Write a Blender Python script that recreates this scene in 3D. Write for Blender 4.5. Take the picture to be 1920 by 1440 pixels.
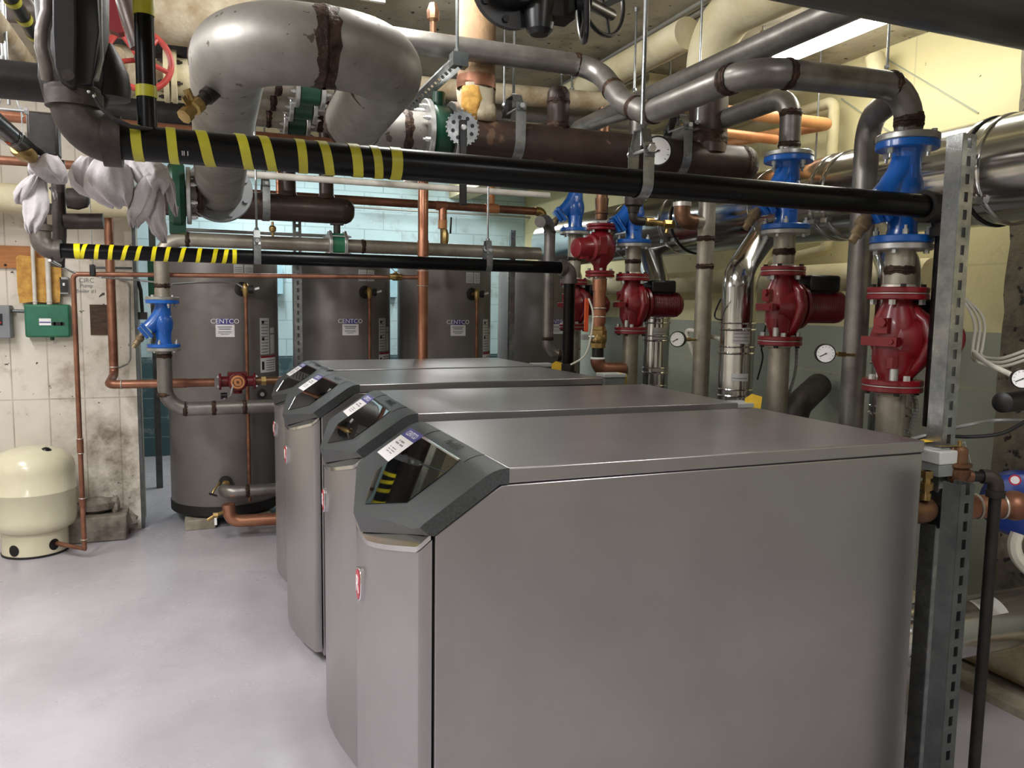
import bpy, bmesh, math, random
from mathutils import Vector, Matrix, Quaternion
random.seed(7)
PI = math.pi
for o in list(bpy.data.objects): bpy.data.objects.remove(o)
scn = bpy.context.scene
COL = scn.collection

# ---------------------------------------------------------------- camera
F = 1470.0; H = 1.6; CX, CY = 960.0, 720.0
def _n(a): return Vector(a).normalized()
_dy = _n((381-CX, 563-CY, F)); _dz = Vector((740-CX, 15000-CY, F)); _dz = (_dz - _dy*_dz.dot(_dy)).normalized()
_up = -_dz; _dx = _dy.cross(_up).normalized()
RM = Matrix((_dx, _dy, _up))                 # rows: world axes in camera coordinates (x right, y down, z forward)
cam_d = bpy.data.cameras.new('camera'); cam = bpy.data.objects.new('camera', cam_d); COL.objects.link(cam)
cam_d.sensor_width = 36.0; cam_d.lens = F/1920*36.0; cam_d.clip_start = 0.02; cam_d.clip_end = 60
cam.matrix_world = Matrix(((RM[0][0], -RM[0][1], -RM[0][2], 0), (RM[1][0], -RM[1][1], -RM[1][2], 0),
                           (RM[2][0], -RM[2][1], -RM[2][2], H), (0, 0, 0, 1)))
scn.camera = cam
def P(u, v, x=None, y=None, z=None, d=None):
    """a point of the room seen at photo position (u, v) and lying on the plane x=, y=, z= or at camera depth d="""
    r = RM @ Vector((u-CX, v-CY, F))
    if y is not None: t = y/r[1]
    elif x is not None: t = x/r[0]
    elif z is not None: t = (z-H)/r[2]
    else: t = d/F
    return Vector((0, 0, H)) + r*t

# ---------------------------------------------------------------- world, exposure, lights
w = bpy.data.worlds.new('world'); scn.world = w; w.use_nodes = True
w.node_tree.nodes['Background'].inputs[0].default_value = (0.8, 0.85, 0.9, 1)
w.node_tree.nodes['Background'].inputs[1].default_value = 0.02
scn.view_settings.view_transform = 'Standard'; scn.view_settings.look = 'None'
scn.view_settings.gamma = 1.0; scn.view_settings.use_curve_mapping = False
scn.view_settings.exposure = 0.22
CEIL = 3.05
def area(name, loc, sx, sy, power, col=(1, 0.97, 0.9), rot=(0, 0, 0)):
    l = bpy.data.lights.new(name, 'AREA'); l.shape = 'RECTANGLE'; l.size = sx; l.size_y = sy
    l.energy = power; l.color = col
    o = bpy.data.objects.new(name, l); COL.objects.link(o); o.location = loc; o.rotation_euler = rot
    return o
LAMPS = [  # x, y, length along y, power, colour
    (3.00, 3.02, 1.2, 8.5, (1, 0.97, 0.86)),
    (0.72, 3.04, 1.2, 27, (0.99, 0.985, 0.97)),
    (-1.6, 2.0, 1.2, 86, (0.98, 0.97, 1)),
    (-1.5, -0.2, 1.2, 40, (0.98, 0.97, 1)),
    (1.5, -0.1, 1.2, 40, (0.98, 0.97, 1)),  # added fill lamp, lifts the aisle floor and the nearest boiler's side
    (-1.7, 4.2, 1.2, 52, (0.98, 0.975, 0.98)),
    (0.55, 7.6, 1.2, 40, (0.92, 0.98, 1)),
    (2.3, 7.6, 1.2, 22, (0.95, 0.985, 1)),
]
for k, (x, y, ln, pw, c) in enumerate(LAMPS):
    for sg in (-1, 1):      # the pair of bare tubes throws light sideways as well as down
        area('tube_light', (x+sg*0.05, y, CEIL-0.13), 0.09, ln, pw*0.56, c, rot=(0, sg*math.radians(-42), 0))

# ---------------------------------------------------------------- materials
def lin(c):
    return tuple(((v/255)/12.92 if v/255 <= 0.04045 else ((v/255+0.055)/1.055)**2.4) for v in c)
def nd(nt, t, **k):
    n = nt.nodes.new(t)
    for a, b in k.items(): setattr(n, a, b)
    return n
def mat(name, col, rough=0.5, metal=0.0, col2=None, scale=6.0, detail=6.0, bump=0.0, bscale=None, rvar=0.0, stretch=None,
        lo=0.35, hi=0.65, coat=0.0, spots=None, spec=0.5, aniso=0.0):
    m = bpy.data.materials.new(name); m.use_nodes = True; nt = m.node_tree
    b = nt.nodes['Principled BSDF']
    c = lin(col); b.inputs['Base Color'].default_value = (*c, 1); b.inputs['Roughness'].default_value = rough
    b.inputs['Metallic'].default_value = metal; b.inputs['Specular IOR Level'].default_value = spec
    if coat: b.inputs['Coat Weight'].default_value = coat; b.inputs['Coat Roughness'].default_value = 0.1
    if aniso: b.inputs['Anisotropic'].default_value = aniso
    tc = nd(nt, 'ShaderNodeTexCoord'); mp = nd(nt, 'ShaderNodeMapping'); nt.links.new(tc.outputs['Object'], mp.inputs[0])
    if stretch: mp.inputs['Scale'].default_value = stretch
    out = None
    if col2 is not None or rvar:
        no = nd(nt, 'ShaderNodeTexNoise'); no.inputs['Scale'].default_value = scale; no.inputs['Detail'].default_value = detail
        no.inputs['Roughness'].default_value = 0.6
        nt.links.new(mp.outputs[0], no.inputs['Vector'])
        if col2 is not None:
            r = nd(nt, 'ShaderNodeValToRGB'); r.color_ramp.elements[0].position = lo; r.color_ramp.elements[1].position = hi
            r.color_ramp.elements[0].color = (*c, 1); r.color_ramp.elements[1].color = (*lin(col2), 1)
            nt.links.new(no.outputs['Fac'], r.inputs[0]); out = r.outputs[0]
        if rvar:
            mr = nd(nt, 'ShaderNodeMapRange'); mr.inputs['To Min'].default_value = max(0.02, rough-rvar); mr.inputs['To Max'].default_value = min(1, rough+rvar)
            mr.inputs['From Min'].default_value = 0.3; mr.inputs['From Max'].default_value = 0.7
            nt.links.new(no.outputs['Fac'], mr.inputs['Value']); nt.links.new(mr.outputs[0], b.inputs['Roughness'])
    if spots:
        sc, sz, scol = spots
        vo = nd(nt, 'ShaderNodeTexNoise'); vo.inputs['Scale'].default_value = sc; vo.inputs['Detail'].default_value = 4
        nt.links.new(mp.outputs[0], vo.inputs['Vector'])
        rr = nd(nt, 'ShaderNodeValToRGB'); rr.color_ramp.elements[0].position = sz; rr.color_ramp.elements[1].position = sz+0.03
        nt.links.new(vo.outputs['Fac'], rr.inputs[0])
        mx = nd(nt, 'ShaderNodeMix', data_type='RGBA'); mx.inputs[7].default_value = (*lin(scol), 1)
        if out: nt.links.new(out, mx.inputs[6])
        else: mx.inputs[6].default_value = (*c, 1)
        nt.links.new(rr.outputs[0], mx.inputs[0]); out = mx.outputs[2]
    if out: nt.links.new(out, b.inputs['Base Color'])
    if bump:
        n2 = nd(nt, 'ShaderNodeTexNoise'); n2.inputs['Scale'].default_value = bscale or scale*4; n2.inputs['Detail'].default_value = 5
        nt.links.new(mp.outputs[0], n2.inputs['Vector'])
        bp = nd(nt, 'ShaderNodeBump'); bp.inputs['Strength'].default_value = bump; bp.inputs['Distance'].default_value = 0.01
        nt.links.new(n2.outputs['Fac'], bp.inputs['Height']); nt.links.new(bp.outputs[0], b.inputs['Normal'])
    return m
def emit(name, col, s):
    m = bpy.data.materials.new(name); m.use_nodes = True
    b = m.node_tree.nodes['Principled BSDF']; b.inputs['Base Color'].default_value = (*lin(col), 1)
    b.inputs['Emission Color'].default_value = (*lin(col), 1); b.inputs['Emission Strength'].default_value = s
    return m
M = {}
M['stainless'] = mat('stainless', (142, 139, 134), 0.40, 0.72, (108, 104, 99), 7, rvar=0.08, bump=0.06)
M['stainless_warm'] = mat('stainless_warm', (172, 166, 154), 0.42, 0.6, (138, 130, 116), 7, rvar=0.08, bump=0.06)
M['grey_steel'] = mat('grey_steel', (146, 143, 136), 0.5, 0.55, (118, 114, 107), 5, bump=0.08, rvar=0.08, spots=(24, 0.66, (84, 76, 68)))
M['weld'] = mat('weld', (74, 52, 38), 0.55, 0.5, (28, 18, 14), 30, bump=0.6, bscale=90)
M['iron'] = mat('iron', (72, 66, 62), 0.5, 0.5, (46, 41, 38), 9, bump=0.15)
M['iron_dark'] = mat('iron_dark', (46, 43, 40), 0.5, 0.35, (28, 26, 25), 8, bump=0.15)
M['iron_grey'] = mat('iron_grey', (112, 104, 98), 0.45, 0.5, (84, 78, 74), 12, bump=0.15)
M['black_pipe'] = mat('black_pipe', (9, 9, 10), 0.3, 0.0, (6, 6, 7), 6, rvar=0.05, spec=0.22)
M['black'] = mat('black', (16, 16, 17), 0.35)
M['black_matte'] = mat('black_matte', (26, 25, 25), 0.6)
M['brown_header'] = mat('brown_header', (66, 50, 42), 0.42, 0.25, (42, 32, 28), 6, bump=0.12, rvar=0.1, spots=(9, 0.64, (98, 76, 60)))
M['copper'] = mat('copper', (190, 136, 108), 0.34, 0.75, (150, 98, 74), 5, rvar=0.1, stretch=(1, 1, 1))
M['copper_dull'] = mat('copper_dull', (160, 112, 88), 0.42, 0.65, (118, 78, 60), 7, rvar=0.1)
M['copper_tan'] = mat('copper_tan', (222, 160, 108), 0.45, 0.25, (196, 128, 84), 7)
M['bronze'] = mat('bronze', (132, 98, 74), 0.4, 0.7, (98, 70, 52), 10, bump=0.1)
M['brass'] = mat('brass', (186, 160, 104), 0.32, 0.85, (140, 114, 68), 12)
M['brass_dull'] = mat('brass_dull', (150, 132, 102), 0.5, 0.5, (120, 104, 78), 14)
M['solder'] = mat('solder', (196, 190, 180), 0.4, 0.7)
M['galv'] = mat('galv', (166, 168, 168), 0.3, 0.85, (122, 126, 128), 16, rvar=0.06)
M['galv_dark'] = mat('galv_dark', (104, 108, 108), 0.42, 0.7, (84, 88, 88), 16)
M['zinc'] = mat('zinc', (196, 198, 196), 0.35, 0.7)
M['flange'] = mat('flange', (186, 186, 182), 0.36, 0.7, (150, 150, 146), 14)
M['chrome_duct'] = mat('chrome_duct', (206, 206, 204), 0.16, 1.0, (178, 178, 176), 3, rvar=0.05, bump=0.12, bscale=3)
M['chrome'] = mat('chrome', (222, 222, 222), 0.12, 1.0)
M['red'] = mat('red', (126, 20, 30), 0.34, 0.0, (108, 14, 24), 6, coat=0.25)
M['red_dark'] = mat('red_dark', (96, 14, 22), 0.35, 0.0)
M['red_wheel'] = mat('red_wheel', (176, 66, 56), 0.45, 0.0, (132, 36, 32), 14)
M['orange_red'] = mat('orange_red', (226, 92, 50), 0.4)
M['blue'] = mat('blue', (22, 98, 184), 0.3, 0.0, (18, 82, 164), 5, coat=0.3)
M['blue_deep'] = mat('blue_deep', (14, 48, 128), 0.35)
M['green_dark'] = mat('green_dark', (16, 62, 44), 0.4)
M['green'] = mat('green', (42, 122, 86), 0.4, 0, (36, 110, 76), 10)
M['green_box'] = mat('green_box', (40, 112, 84), 0.45, 0, (34, 98, 72), 12, spots=(30, 0.72, (28, 60, 48)))
M['yellow_tape_shaded'] = mat('yellow_tape_shaded', (184, 180, 48), 0.4, 0.0, (160, 154, 34), 12)  # shade put into the colour: darker than the tape on the rear pipe
M['yellow_bright'] = mat('yellow_bright', (240, 226, 22), 0.35)
M['yellow_tag'] = mat('yellow_tag', (246, 206, 60), 0.55, 0, (226, 176, 40), 30)
M['kraft'] = mat('kraft', (212, 166, 82), 0.8, 0, (170, 122, 56), 18, bump=0.4)
M['canvas'] = mat('canvas', (184, 174, 150), 0.8, 0, (138, 118, 88), 7, bump=0.3, bscale=60)
M['canvas_tan'] = mat('canvas_tan', (150, 122, 90), 0.8, 0, (118, 94, 70), 6, bump=0.3, bscale=60)
M['cream_insul'] = mat('cream_insul', (206, 198, 168), 0.7, 0, (190, 178, 138), 5, bump=0.25, bscale=40)
M['cloth'] = mat('cloth', (196, 191, 192), 0.9, 0, (172, 166, 168), 9, bump=0.35, bscale=60)
M['beige_tank'] = mat('beige_tank', (222, 217, 188), 0.24, 0, (214, 208, 178), 4, coat=0.3)
M['tank'] = mat('tank', (126, 121, 118), 0.42, 0.2, (114, 109, 106), 2.5, rvar=0.05)
M['plastic_hood'] = mat('plastic_hood', (70, 74, 76), 0.34, 0.0, (52, 54, 55), 160, bump=0.25, bscale=500)
M['glass_black'] = mat('glass_black', (8, 9, 10), 0.02, 0.0, spec=0.9)
M['white_paper'] = mat('white_paper', (236, 234, 234), 0.6)
M['paper_grey'] = mat('paper_grey', (200, 200, 198), 0.6)
M['purple'] = mat('purple', (78, 74, 142), 0.5)
M['ink'] = mat('ink', (40, 38, 42), 0.6)
M['ink_grey'] = mat('ink_grey', (120, 118, 122), 0.6)
M['ink_white'] = mat('ink_white', (236, 236, 240), 0.6)
M['grey_box'] = mat('grey_box', (128, 132, 134), 0.45, 0.1, (116, 120, 122), 10)
M['grey_plastic'] = mat('grey_plastic', (186, 188, 186), 0.45)
M['dial'] = mat('dial', (232, 232, 228), 0.5)
M['wood'] = mat('wood', (176, 118, 66), 0.7, 0, (150, 96, 52), 5, stretch=(1, 1, 12))
M['wood_dark'] = mat('wood_dark', (88, 68, 50), 0.8, 0, (58, 44, 34), 10, stretch=(1, 1, 10), bump=0.5)
M['concrete'] = mat('concrete', (168, 160, 144), 0.85, 0, (128, 120, 104), 8, bump=0.6, bscale=30)
M['rubble'] = mat('rubble', (150, 142, 130), 0.9, 0, (92, 84, 74), 6, bump=0.9, bscale=24)
M['cyan_panel'] = mat('cyan_panel', (168, 206, 218), 0.55, 0, (150, 192, 206), 5)
M['cyan_dark'] = mat('cyan_dark', (96, 128, 138), 0.6)
M['white_pipe'] = mat('white_pipe', (214, 210, 200), 0.5, 0, (186, 180, 168), 8, spots=(40, 0.7, (120, 108, 92)))
M['cable_grey'] = mat('cable_grey', (150, 150, 146), 0.45, 0.4)
M['cable_black'] = mat('cable_black', (30, 30, 30), 0.5)
M['cable_white'] = mat('cable_white', (206, 204, 190), 0.5)
M['dark_red_label'] = mat('dark_red_label', (150, 30, 44), 0.5)
M['badge_red'] = mat('badge_red', (190, 40, 56), 0.3, 0.2)

# brushed boiler casing: long fine scratches across, real gloss does the rest
def brushed():
    m = mat('boiler_steel', (172, 169, 170), 0.36, 0.85, (164, 161, 162), 3, rvar=0.0)
    nt = m.node_tree; b = nt.nodes['Principled BSDF']
    tc = nd(nt, 'ShaderNodeTexCoord'); mp = nd(nt, 'ShaderNodeMapping'); mp.inputs['Scale'].default_value = (2, 260, 260)
    no = nd(nt, 'ShaderNodeTexNoise'); no.inputs['Scale'].default_value = 1.6; no.inputs['Detail'].default_value = 3
    nt.links.new(tc.outputs['Object'], mp.inputs[0]); nt.links.new(mp.outputs[0], no.inputs['Vector'])
    bp = nd(nt, 'ShaderNodeBump'); bp.inputs['Strength'].default_value = 0.12; bp.inputs['Distance'].default_value = 0.001
    nt.links.new(no.outputs['Fac'], bp.inputs['Height']); nt.links.new(bp.outputs[0], b.inputs['Normal'])
    mr = nd(nt, 'ShaderNodeMapRange'); mr.inputs['To Min'].default_value = 0.26; mr.inputs['To Max'].default_value = 0.38
    nt.links.new(no.outputs['Fac'], mr.inputs['Value']); nt.links.new(mr.outputs[0], b.inputs['Roughness'])
    return m
M['boiler_steel'] = brushed()

def floor_mat():
    m = mat('floor_paint', (188, 184, 190), 0.28, 0, (164, 160, 166), 1.3, detail=9, rvar=0.1, bump=0.04, bscale=9, spots=(55, 0.765, (96, 92, 88)))
    return m
M['floor'] = floor_mat()

def wall_mat(name, c1, c2, grid, gcol, dirt, low=None, lowz=1.0, rough=0.7, gap=0.012, dirt_amt=(0.56, 0.72), corner=None, axis='XZ', fine=(0.66, 0.7), bump=0.35):
    """painted masonry: colour patches, joints of its own colour, ragged dirt, an optional darker painted dado"""
    m = bpy.data.materials.new(name); m.use_nodes = True; nt = m.node_tree; b = nt.nodes['Principled BSDF']; L = nt.links.new
    b.inputs['Roughness'].default_value = rough
    tc = nd(nt, 'ShaderNodeTexCoord'); sx = nd(nt, 'ShaderNodeSeparateXYZ'); L(tc.outputs['Object'], sx.inputs[0])
    no = nd(nt, 'ShaderNodeTexNoise'); no.inputs['Scale'].default_value = 1.6; no.inputs['Detail'].default_value = 8; L(tc.outputs['Object'], no.inputs['Vector'])
    r = nd(nt, 'ShaderNodeValToRGB'); r.color_ramp.elements[0].position = 0.35; r.color_ramp.elements[1].position = 0.65
    r.color_ramp.elements[0].color = (*lin(c1), 1); r.color_ramp.elements[1].color = (*lin(c2), 1); L(no.outputs['Fac'], r.inputs[0])
    out = r.outputs[0]
    if low:
        ad = nd(nt, 'ShaderNodeMath', operation='GREATER_THAN'); ad.inputs[1].default_value = lowz; L(sx.outputs['Z'], ad.inputs[0])
        mx = nd(nt, 'ShaderNodeMix', data_type='RGBA'); mx.inputs[6].default_value = (*lin(low), 1); L(out, mx.inputs[7]); L(ad.outputs[0], mx.inputs[0]); out = mx.outputs[2]
    if grid:
        cb = nd(nt, 'ShaderNodeCombineXYZ')
        L(sx.outputs['X' if axis == 'XZ' else 'Y'], cb.inputs[0]); L(sx.outputs['Z'], cb.inputs[1])
        if grid[2] == 'v': 
            cb2 = nd(nt, 'ShaderNodeCombineXYZ'); L(cb.outputs[0], cb2.inputs[0]) if False else None
        br = nd(nt, 'ShaderNodeTexBrick'); br.inputs['Scale'].default_value = 1.0
        br.inputs['Brick Width'].default_value = grid[0]; br.inputs['Row Height'].default_value = grid[1]
        br.offset = 0.5 if grid[2] == 'b' else 0.0
        br.inputs['Mortar Size'].default_value = gap/2; br.inputs['Mortar Smooth'].default_value = 0.3
        L(cb.outputs[0], br.inputs['Vector'])
        n3 = nd(nt, 'ShaderNodeTexNoise'); n3.inputs['Scale'].default_value = 5; L(tc.outputs['Object'], n3.inputs['Vector'])
        mu = nd(nt, 'ShaderNodeMath', operation='MULTIPLY'); L(br.outputs['Fac'], mu.inputs[0]); L(n3.outputs['Fac'], mu.inputs[1])
        mx = nd(nt, 'ShaderNodeMix', data_type='RGBA'); L(out, mx.inputs[6]); mx.inputs[7].default_value = (*lin(gcol), 1); L(mu.outputs[0], mx.inputs[0]); out = mx.outputs[2]
    d = nd(nt, 'ShaderNodeTexNoise'); d.inputs['Scale'].default_value = 3.2; d.inputs['Detail'].default_value = 12; d.inputs['Roughness'].default_value = 0.68; L(tc.outputs['Object'], d.inputs['Vector'])
    rr = nd(nt, 'ShaderNodeValToRGB'); rr.color_ramp.elements[0].position = dirt_amt[0]; rr.color_ramp.elements[1].position = dirt_amt[1]; L(d.outputs['Fac'], rr.inputs[0])
    mx = nd(nt, 'ShaderNodeMix', data_type='RGBA'); L(out, mx.inputs[6]); mx.inputs[7].default_value = (*lin(dirt), 1); L(rr.outputs[0], mx.inputs[0]); out = mx.outputs[2]
    if corner:   # brown grime that has spread up from the floor near the corner of the wall
        m1 = nd(nt, 'ShaderNodeMapRange', interpolation_type='SMOOTHSTEP'); m1.inputs['From Min'].default_value = corner[0]; m1.inputs['From Max'].default_value = corner[1]; L(sx.outputs['X'], m1.inputs['Value'])
        m2 = nd(nt, 'ShaderNodeMapRange', interpolation_type='SMOOTHSTEP'); m2.inputs['From Min'].default_value = corner[2]; m2.inputs['From Max'].default_value = 0.1; L(sx.outputs['Z'], m2.inputs['Value'])
        m3 = nd(nt, 'ShaderNodeMapRange'); m3.inputs['From Min'].default_value = 0.40; m3.inputs['From Max'].default_value = 0.60; L(d.outputs['Fac'], m3.inputs['Value'])
        q1 = nd(nt, 'ShaderNodeMath', operation='MULTIPLY'); L(m1.outputs[0], q1.inputs[0]); L(m2.outputs[0], q1.inputs[1])
        q2 = nd(nt, 'ShaderNodeMath', operation='MULTIPLY'); L(q1.outputs[0], q2.inputs[0]); L(m3.outputs[0], q2.inputs[1])
        mx = nd(nt, 'ShaderNodeMix', data_type='RGBA'); L(out, mx.inputs[6]); mx.inputs[7].default_value = (*lin((92, 72, 50)), 1); L(q2.outputs[0], mx.inputs[0]); out = mx.outputs[2]
    s = nd(nt, 'ShaderNodeTexNoise'); s.inputs['Scale'].default_value = 22; s.inputs['Detail'].default_value = 3; L(tc.outputs['Object'], s.inputs['Vector'])
    r3 = nd(nt, 'ShaderNodeValToRGB'); r3.color_ramp.elements[0].position = fine[0]; r3.color_ramp.elements[1].position = fine[1]; L(s.outputs['Fac'], r3.inputs[0])
    mx = nd(nt, 'ShaderNodeMix', data_type='RGBA'); L(out, mx.inputs[6]); mx.inputs[7].default_value = (*lin(tuple(int(k*0.45) for k in dirt)), 1); L(r3.outputs[0], mx.inputs[0]); out = mx.outputs[2]
    L(out, b.inputs['Base Color'])
    bp = nd(nt, 'ShaderNodeBump'); bp.inputs['Strength'].default_value = bump; bp.inputs['Distance'].default_value = 0.02
    L(d.outputs['Fac'], bp.inputs['Height']); L(bp.outputs[0], b.inputs['Normal'])
    return m
M['wall_beige'] = wall_mat('wall_beige', (226, 219, 206), (206, 198, 184), (0.21, 0.93, 'a'), (140, 128, 112), (156, 140, 118), gap=0.010, fine=(0.71, 0.74), dirt_amt=(0.54, 0.74), corner=(0.9, 1.45, 1.7))
M['wall_block'] = wall_mat('wall_block', (188, 214, 220), (176, 200, 206), (0.42, 0.2, 'b'), (128, 148, 152), (150, 160, 160), low=(56, 82, 88), lowz=1.02, fine=(0.78, 0.8))
M['wall_yellow'] = wall_mat('wall_yellow', (214, 205, 160), (202, 194, 150), (1.22, 0.61, 'a'), (178, 170, 138), (172, 164, 132), low=(156, 160, 146), lowz=1.5, axis='YZ', dirt_amt=(0.6, 0.74), fine=(0.74, 0.77))
M['pier'] = wall_mat('pier', (132, 122, 104), (104, 96, 82), None, (80, 70, 60), (66, 60, 50), dirt_amt=(0.46, 0.66), fine=(0.6, 0.66), bump=0.9)
M['pier_edge'] = wall_mat('pier_edge', (160, 140, 110), (132, 112, 84), None, (80, 70, 60), (92, 78, 60), dirt_amt=(0.42, 0.62), fine=(0.62, 0.68), bump=0.7)
M['ceiling'] = wall_mat('ceiling', (150, 143, 126), (130, 123, 108), (0.3, 9.0, 'a'), (196, 188, 166), (96, 90, 78), gap=0.012, dirt_amt=(0.52, 0.75), bump=0.5)
M['beam'] = wall_mat('beam', (196, 187, 152), (178, 169, 136), None, (80, 70, 60), (130, 118, 90), dirt_amt=(0.55, 0.8))
M['wall_plain'] = wall_mat('wall_plain', (206, 200, 186), (190, 184, 170), None, (80, 70, 60), (150, 140, 120))
M['tube'] = emit('tube', (255, 252, 240), 9.0)

# ---------------------------------------------------------------- mesh builder
def perp(a):
    a = a.normalized(); h = Vector((0, 0, 1)) if abs(a.z) < 0.9 else Vector((1, 0, 0))
    u = a.cross(h).normalized(); return u, a.cross(u).normalized()
class MB:
    def __init__(s): s.v = []; s.f = []; s.m = []
    def add(s, vs, fs, mi=0):
        n = len(s.v); s.v += [Vector(x) for x in vs]; s.f += [tuple(i+n for i in f) for f in fs]; s.m += [mi]*len(fs); return s
    def box(s, c, size, rot=None, mi=0):
        c = Vector(c); hx, hy, hz = size[0]/2, size[1]/2, size[2]/2
        vs = [Vector((x, y, z)) for x in (-hx, hx) for y in (-hy, hy) for z in (-hz, hz)]
        if rot is not None: vs = [rot @ q for q in vs]
        return s.add([c+q for q in vs], [(0, 1, 3, 2), (4, 6, 7, 5), (0, 4, 5, 1), (2, 3, 7, 6), (0, 2, 6, 4), (1, 5, 7, 3)], mi)
    def bar(s, a, b, wx, wy, mi=0, up=None):
        a = Vector(a); b = Vector(b); d = b-a; z = d.normalized()
        if up is None: x, y = perp(z)
        else: x = Vector(up).cross(z).normalized(); y = z.cross(x)
        return s.box((a+b)/2, (wx, wy, d.length), Matrix((x, y, z)).transposed(), mi)
    def cyl(s, a, b, r, r2=None, n=20, mi=0, caps=True):
        a = Vector(a); b = Vector(b); r2 = r if r2 is None else r2
        u, w_ = perp(b-a); k = len(s.v); vs = []
        for p, q in ((a, r), (b, r2)):
            vs += [p+(u*math.cos(2*PI*i/n)+w_*math.sin(2*PI*i/n))*q for i in range(n)]
        fs = [(i, (i+1) % n, n+(i+1) % n, n+i) for i in range(n)]
        if caps: fs += [tuple(range(n-1, -1, -1)), tuple(range(n, 2*n))]
        return s.add(vs, fs, mi)
    def lathe(s, p, ax, prof, n=24, mi=0):
        p = Vector(p); ax = Vector(ax).normalized(); u, w_ = perp(ax); vs = []; fs = []
        for t, r in prof:
            vs += [p+ax*t+(u*math.cos(2*PI*i/n)+w_*math.sin(2*PI*i/n))*max(r, 1e-4) for i in range(n)]
        for j in range(len(prof)-1):
            fs += [(j*n+i, j*n+(i+1) % n, (j+1)*n+(i+1) % n, (j+1)*n+i) for i in range(n)]
        fs += [tuple(range(n-1, -1, -1)), tuple((len(prof)-1)*n+i for i in range(n))]
        return s.add(vs, fs, mi)
    def tube(s, pts, r, n=18, mi=0, bend=None, caps=True, seg=7):
        pts = [Vector(p) for p in pts]
        if bend:
            out = [pts[0]]
            for i in range(1, len(pts)-1):
                a, b, c = pts[i-1], pts[i], pts[i+1]; d1 = (a-b); d2 = (c-b); l1, l2 = d1.length, d2.length
                d1.normalize(); d2.normalize(); ang = d1.angle(d2, PI)
                if ang > PI-0.05: out.append(b); continue
                t = min(bend/math.tan(ang/2), l1*0.49 if i > 1 else l1*0.98, l2*0.49 if i < len(pts)-2 else l2*0.98)
                rr = t*math.tan(ang/2); cc = b+(d1+d2).normalized()*(rr/math.sin(ang/2))
                q1 = b+d1*t-cc; q2 = b+d2*t-cc; tot = q1.angle(q2)
                for k in range(seg+1):
                    f = k/seg
                    out.append(cc+(q1*math.sin((1-f)*tot)+q2*math.sin(f*tot))/math.sin(tot))
            out.append(pts[-1]); pts = out
        m = len(pts); tg = []
        for i in range(m):
            a = pts[max(0, i-1)]; b = pts[min(m-1, i+1)]
            if 0 < i < m-1: t = (pts[i]-a).normalized()+(b-pts[i]).normalized()
            else: t = b-a
            tg.append(t.normalized())
        u, w_ = perp(tg[0]); vs = []; rr = r if isinstance(r, (list, tuple)) else None
        for i in range(m):
            if i: 
                q = tg[i-1].rotation_difference(tg[i]); u = q @ u
            w_ = tg[i].cross(u).normalized(); u = w_.cross(tg[i]).normalized()
            R_ = r if rr is None else rr[min(i, len(rr)-1)]
            vs += [pts[i]+(u*math.cos(2*PI*k/n)+w_*math.sin(2*PI*k/n))*R_ for k in range(n)]
        fs = [(i*n+k, i*n+(k+1) % n, (i+1)*n+(k+1) % n, (i+1)*n+k) for i in range(m-1) for k in range(n)]
        if caps: fs += [tuple(range(n-1, -1, -1)), tuple((m-1)*n+k for k in range(n))]
        return s.add(vs, fs, mi)
    def torus(s, c, ax, R_, r, n=28, k=8, mi=0, squash=1.0):
        c = Vector(c); ax = Vector(ax).normalized(); u, w_ = perp(ax); vs = []
        for i in range(n):
            d = u*math.cos(2*PI*i/n)+w_*math.sin(2*PI*i/n)
            vs += [c+d*(R_+r*math.cos(2*PI*j/k))+ax*(r*squash*math.sin(2*PI*j/k)) for j in range(k)]
        return s.add(vs, [(i*k+j, ((i+1) % n)*k+j, ((i+1) % n)*k+(j+1) % k, i*k+(j+1) % k) for i in range(n) for j in range(k)], mi)
    def weld(s, c, ax, r, mi=1, w_=0.008):
        """uneven weld seam with a heat-stained band on each side"""
        c = Vector(c); ax = Vector(ax).normalized(); u, q = perp(ax); n = 30; vs = []; k = 6
        for i in range(n):
            d = u*math.cos(2*PI*i/n)+q*math.sin(2*PI*i/n); j0 = random.uniform(-0.25, 0.25)*w_
            ws = w_*random.uniform(0.8, 1.25)
            prof = [(-1.9, 0.0004), (-0.8, 0.0010), (-0.4, 0.0035), (0.4, 0.0035), (0.8, 0.0010), (1.9, 0.0004)]
            vs += [c+d*(r+h)+ax*(t*ws+j0) for t, h in prof]
        return s.add(vs, [(i*k+j, ((i+1) % n)*k+j, ((i+1) % n)*k+j+1, i*k+j+1) for i in range(n) for j in range(k-1)], mi)
    def bolts(s, c, ax, R_, n, r=0.009, h=0.02, mi=0, off=0.0, stud=0.0):
        c = Vector(c); ax = Vector(ax).normalized(); u, q = perp(ax)
        for i in range(n):
            a = 2*PI*(i+0.5)/n+off; p = c+(u*math.cos(a)+q*math.sin(a))*R_
            s.cyl(p, p+ax*h, r, n=6, mi=mi)
            if stud: s.cyl(p+ax*h, p+ax*(h+stud), r*0.55, n=8, mi=mi)
        return s
    def prism(s, poly, vec, mi=0):
        n = len(poly); vec = Vector(vec); a = [Vector(p) for p in poly]
        return s.add(a+[p+vec for p in a], [tuple(range(n-1, -1, -1)), tuple(range(n, 2*n))]+[(i, (i+1) % n, n+(i+1) % n, n+i) for i in range(n)], mi)
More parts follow.
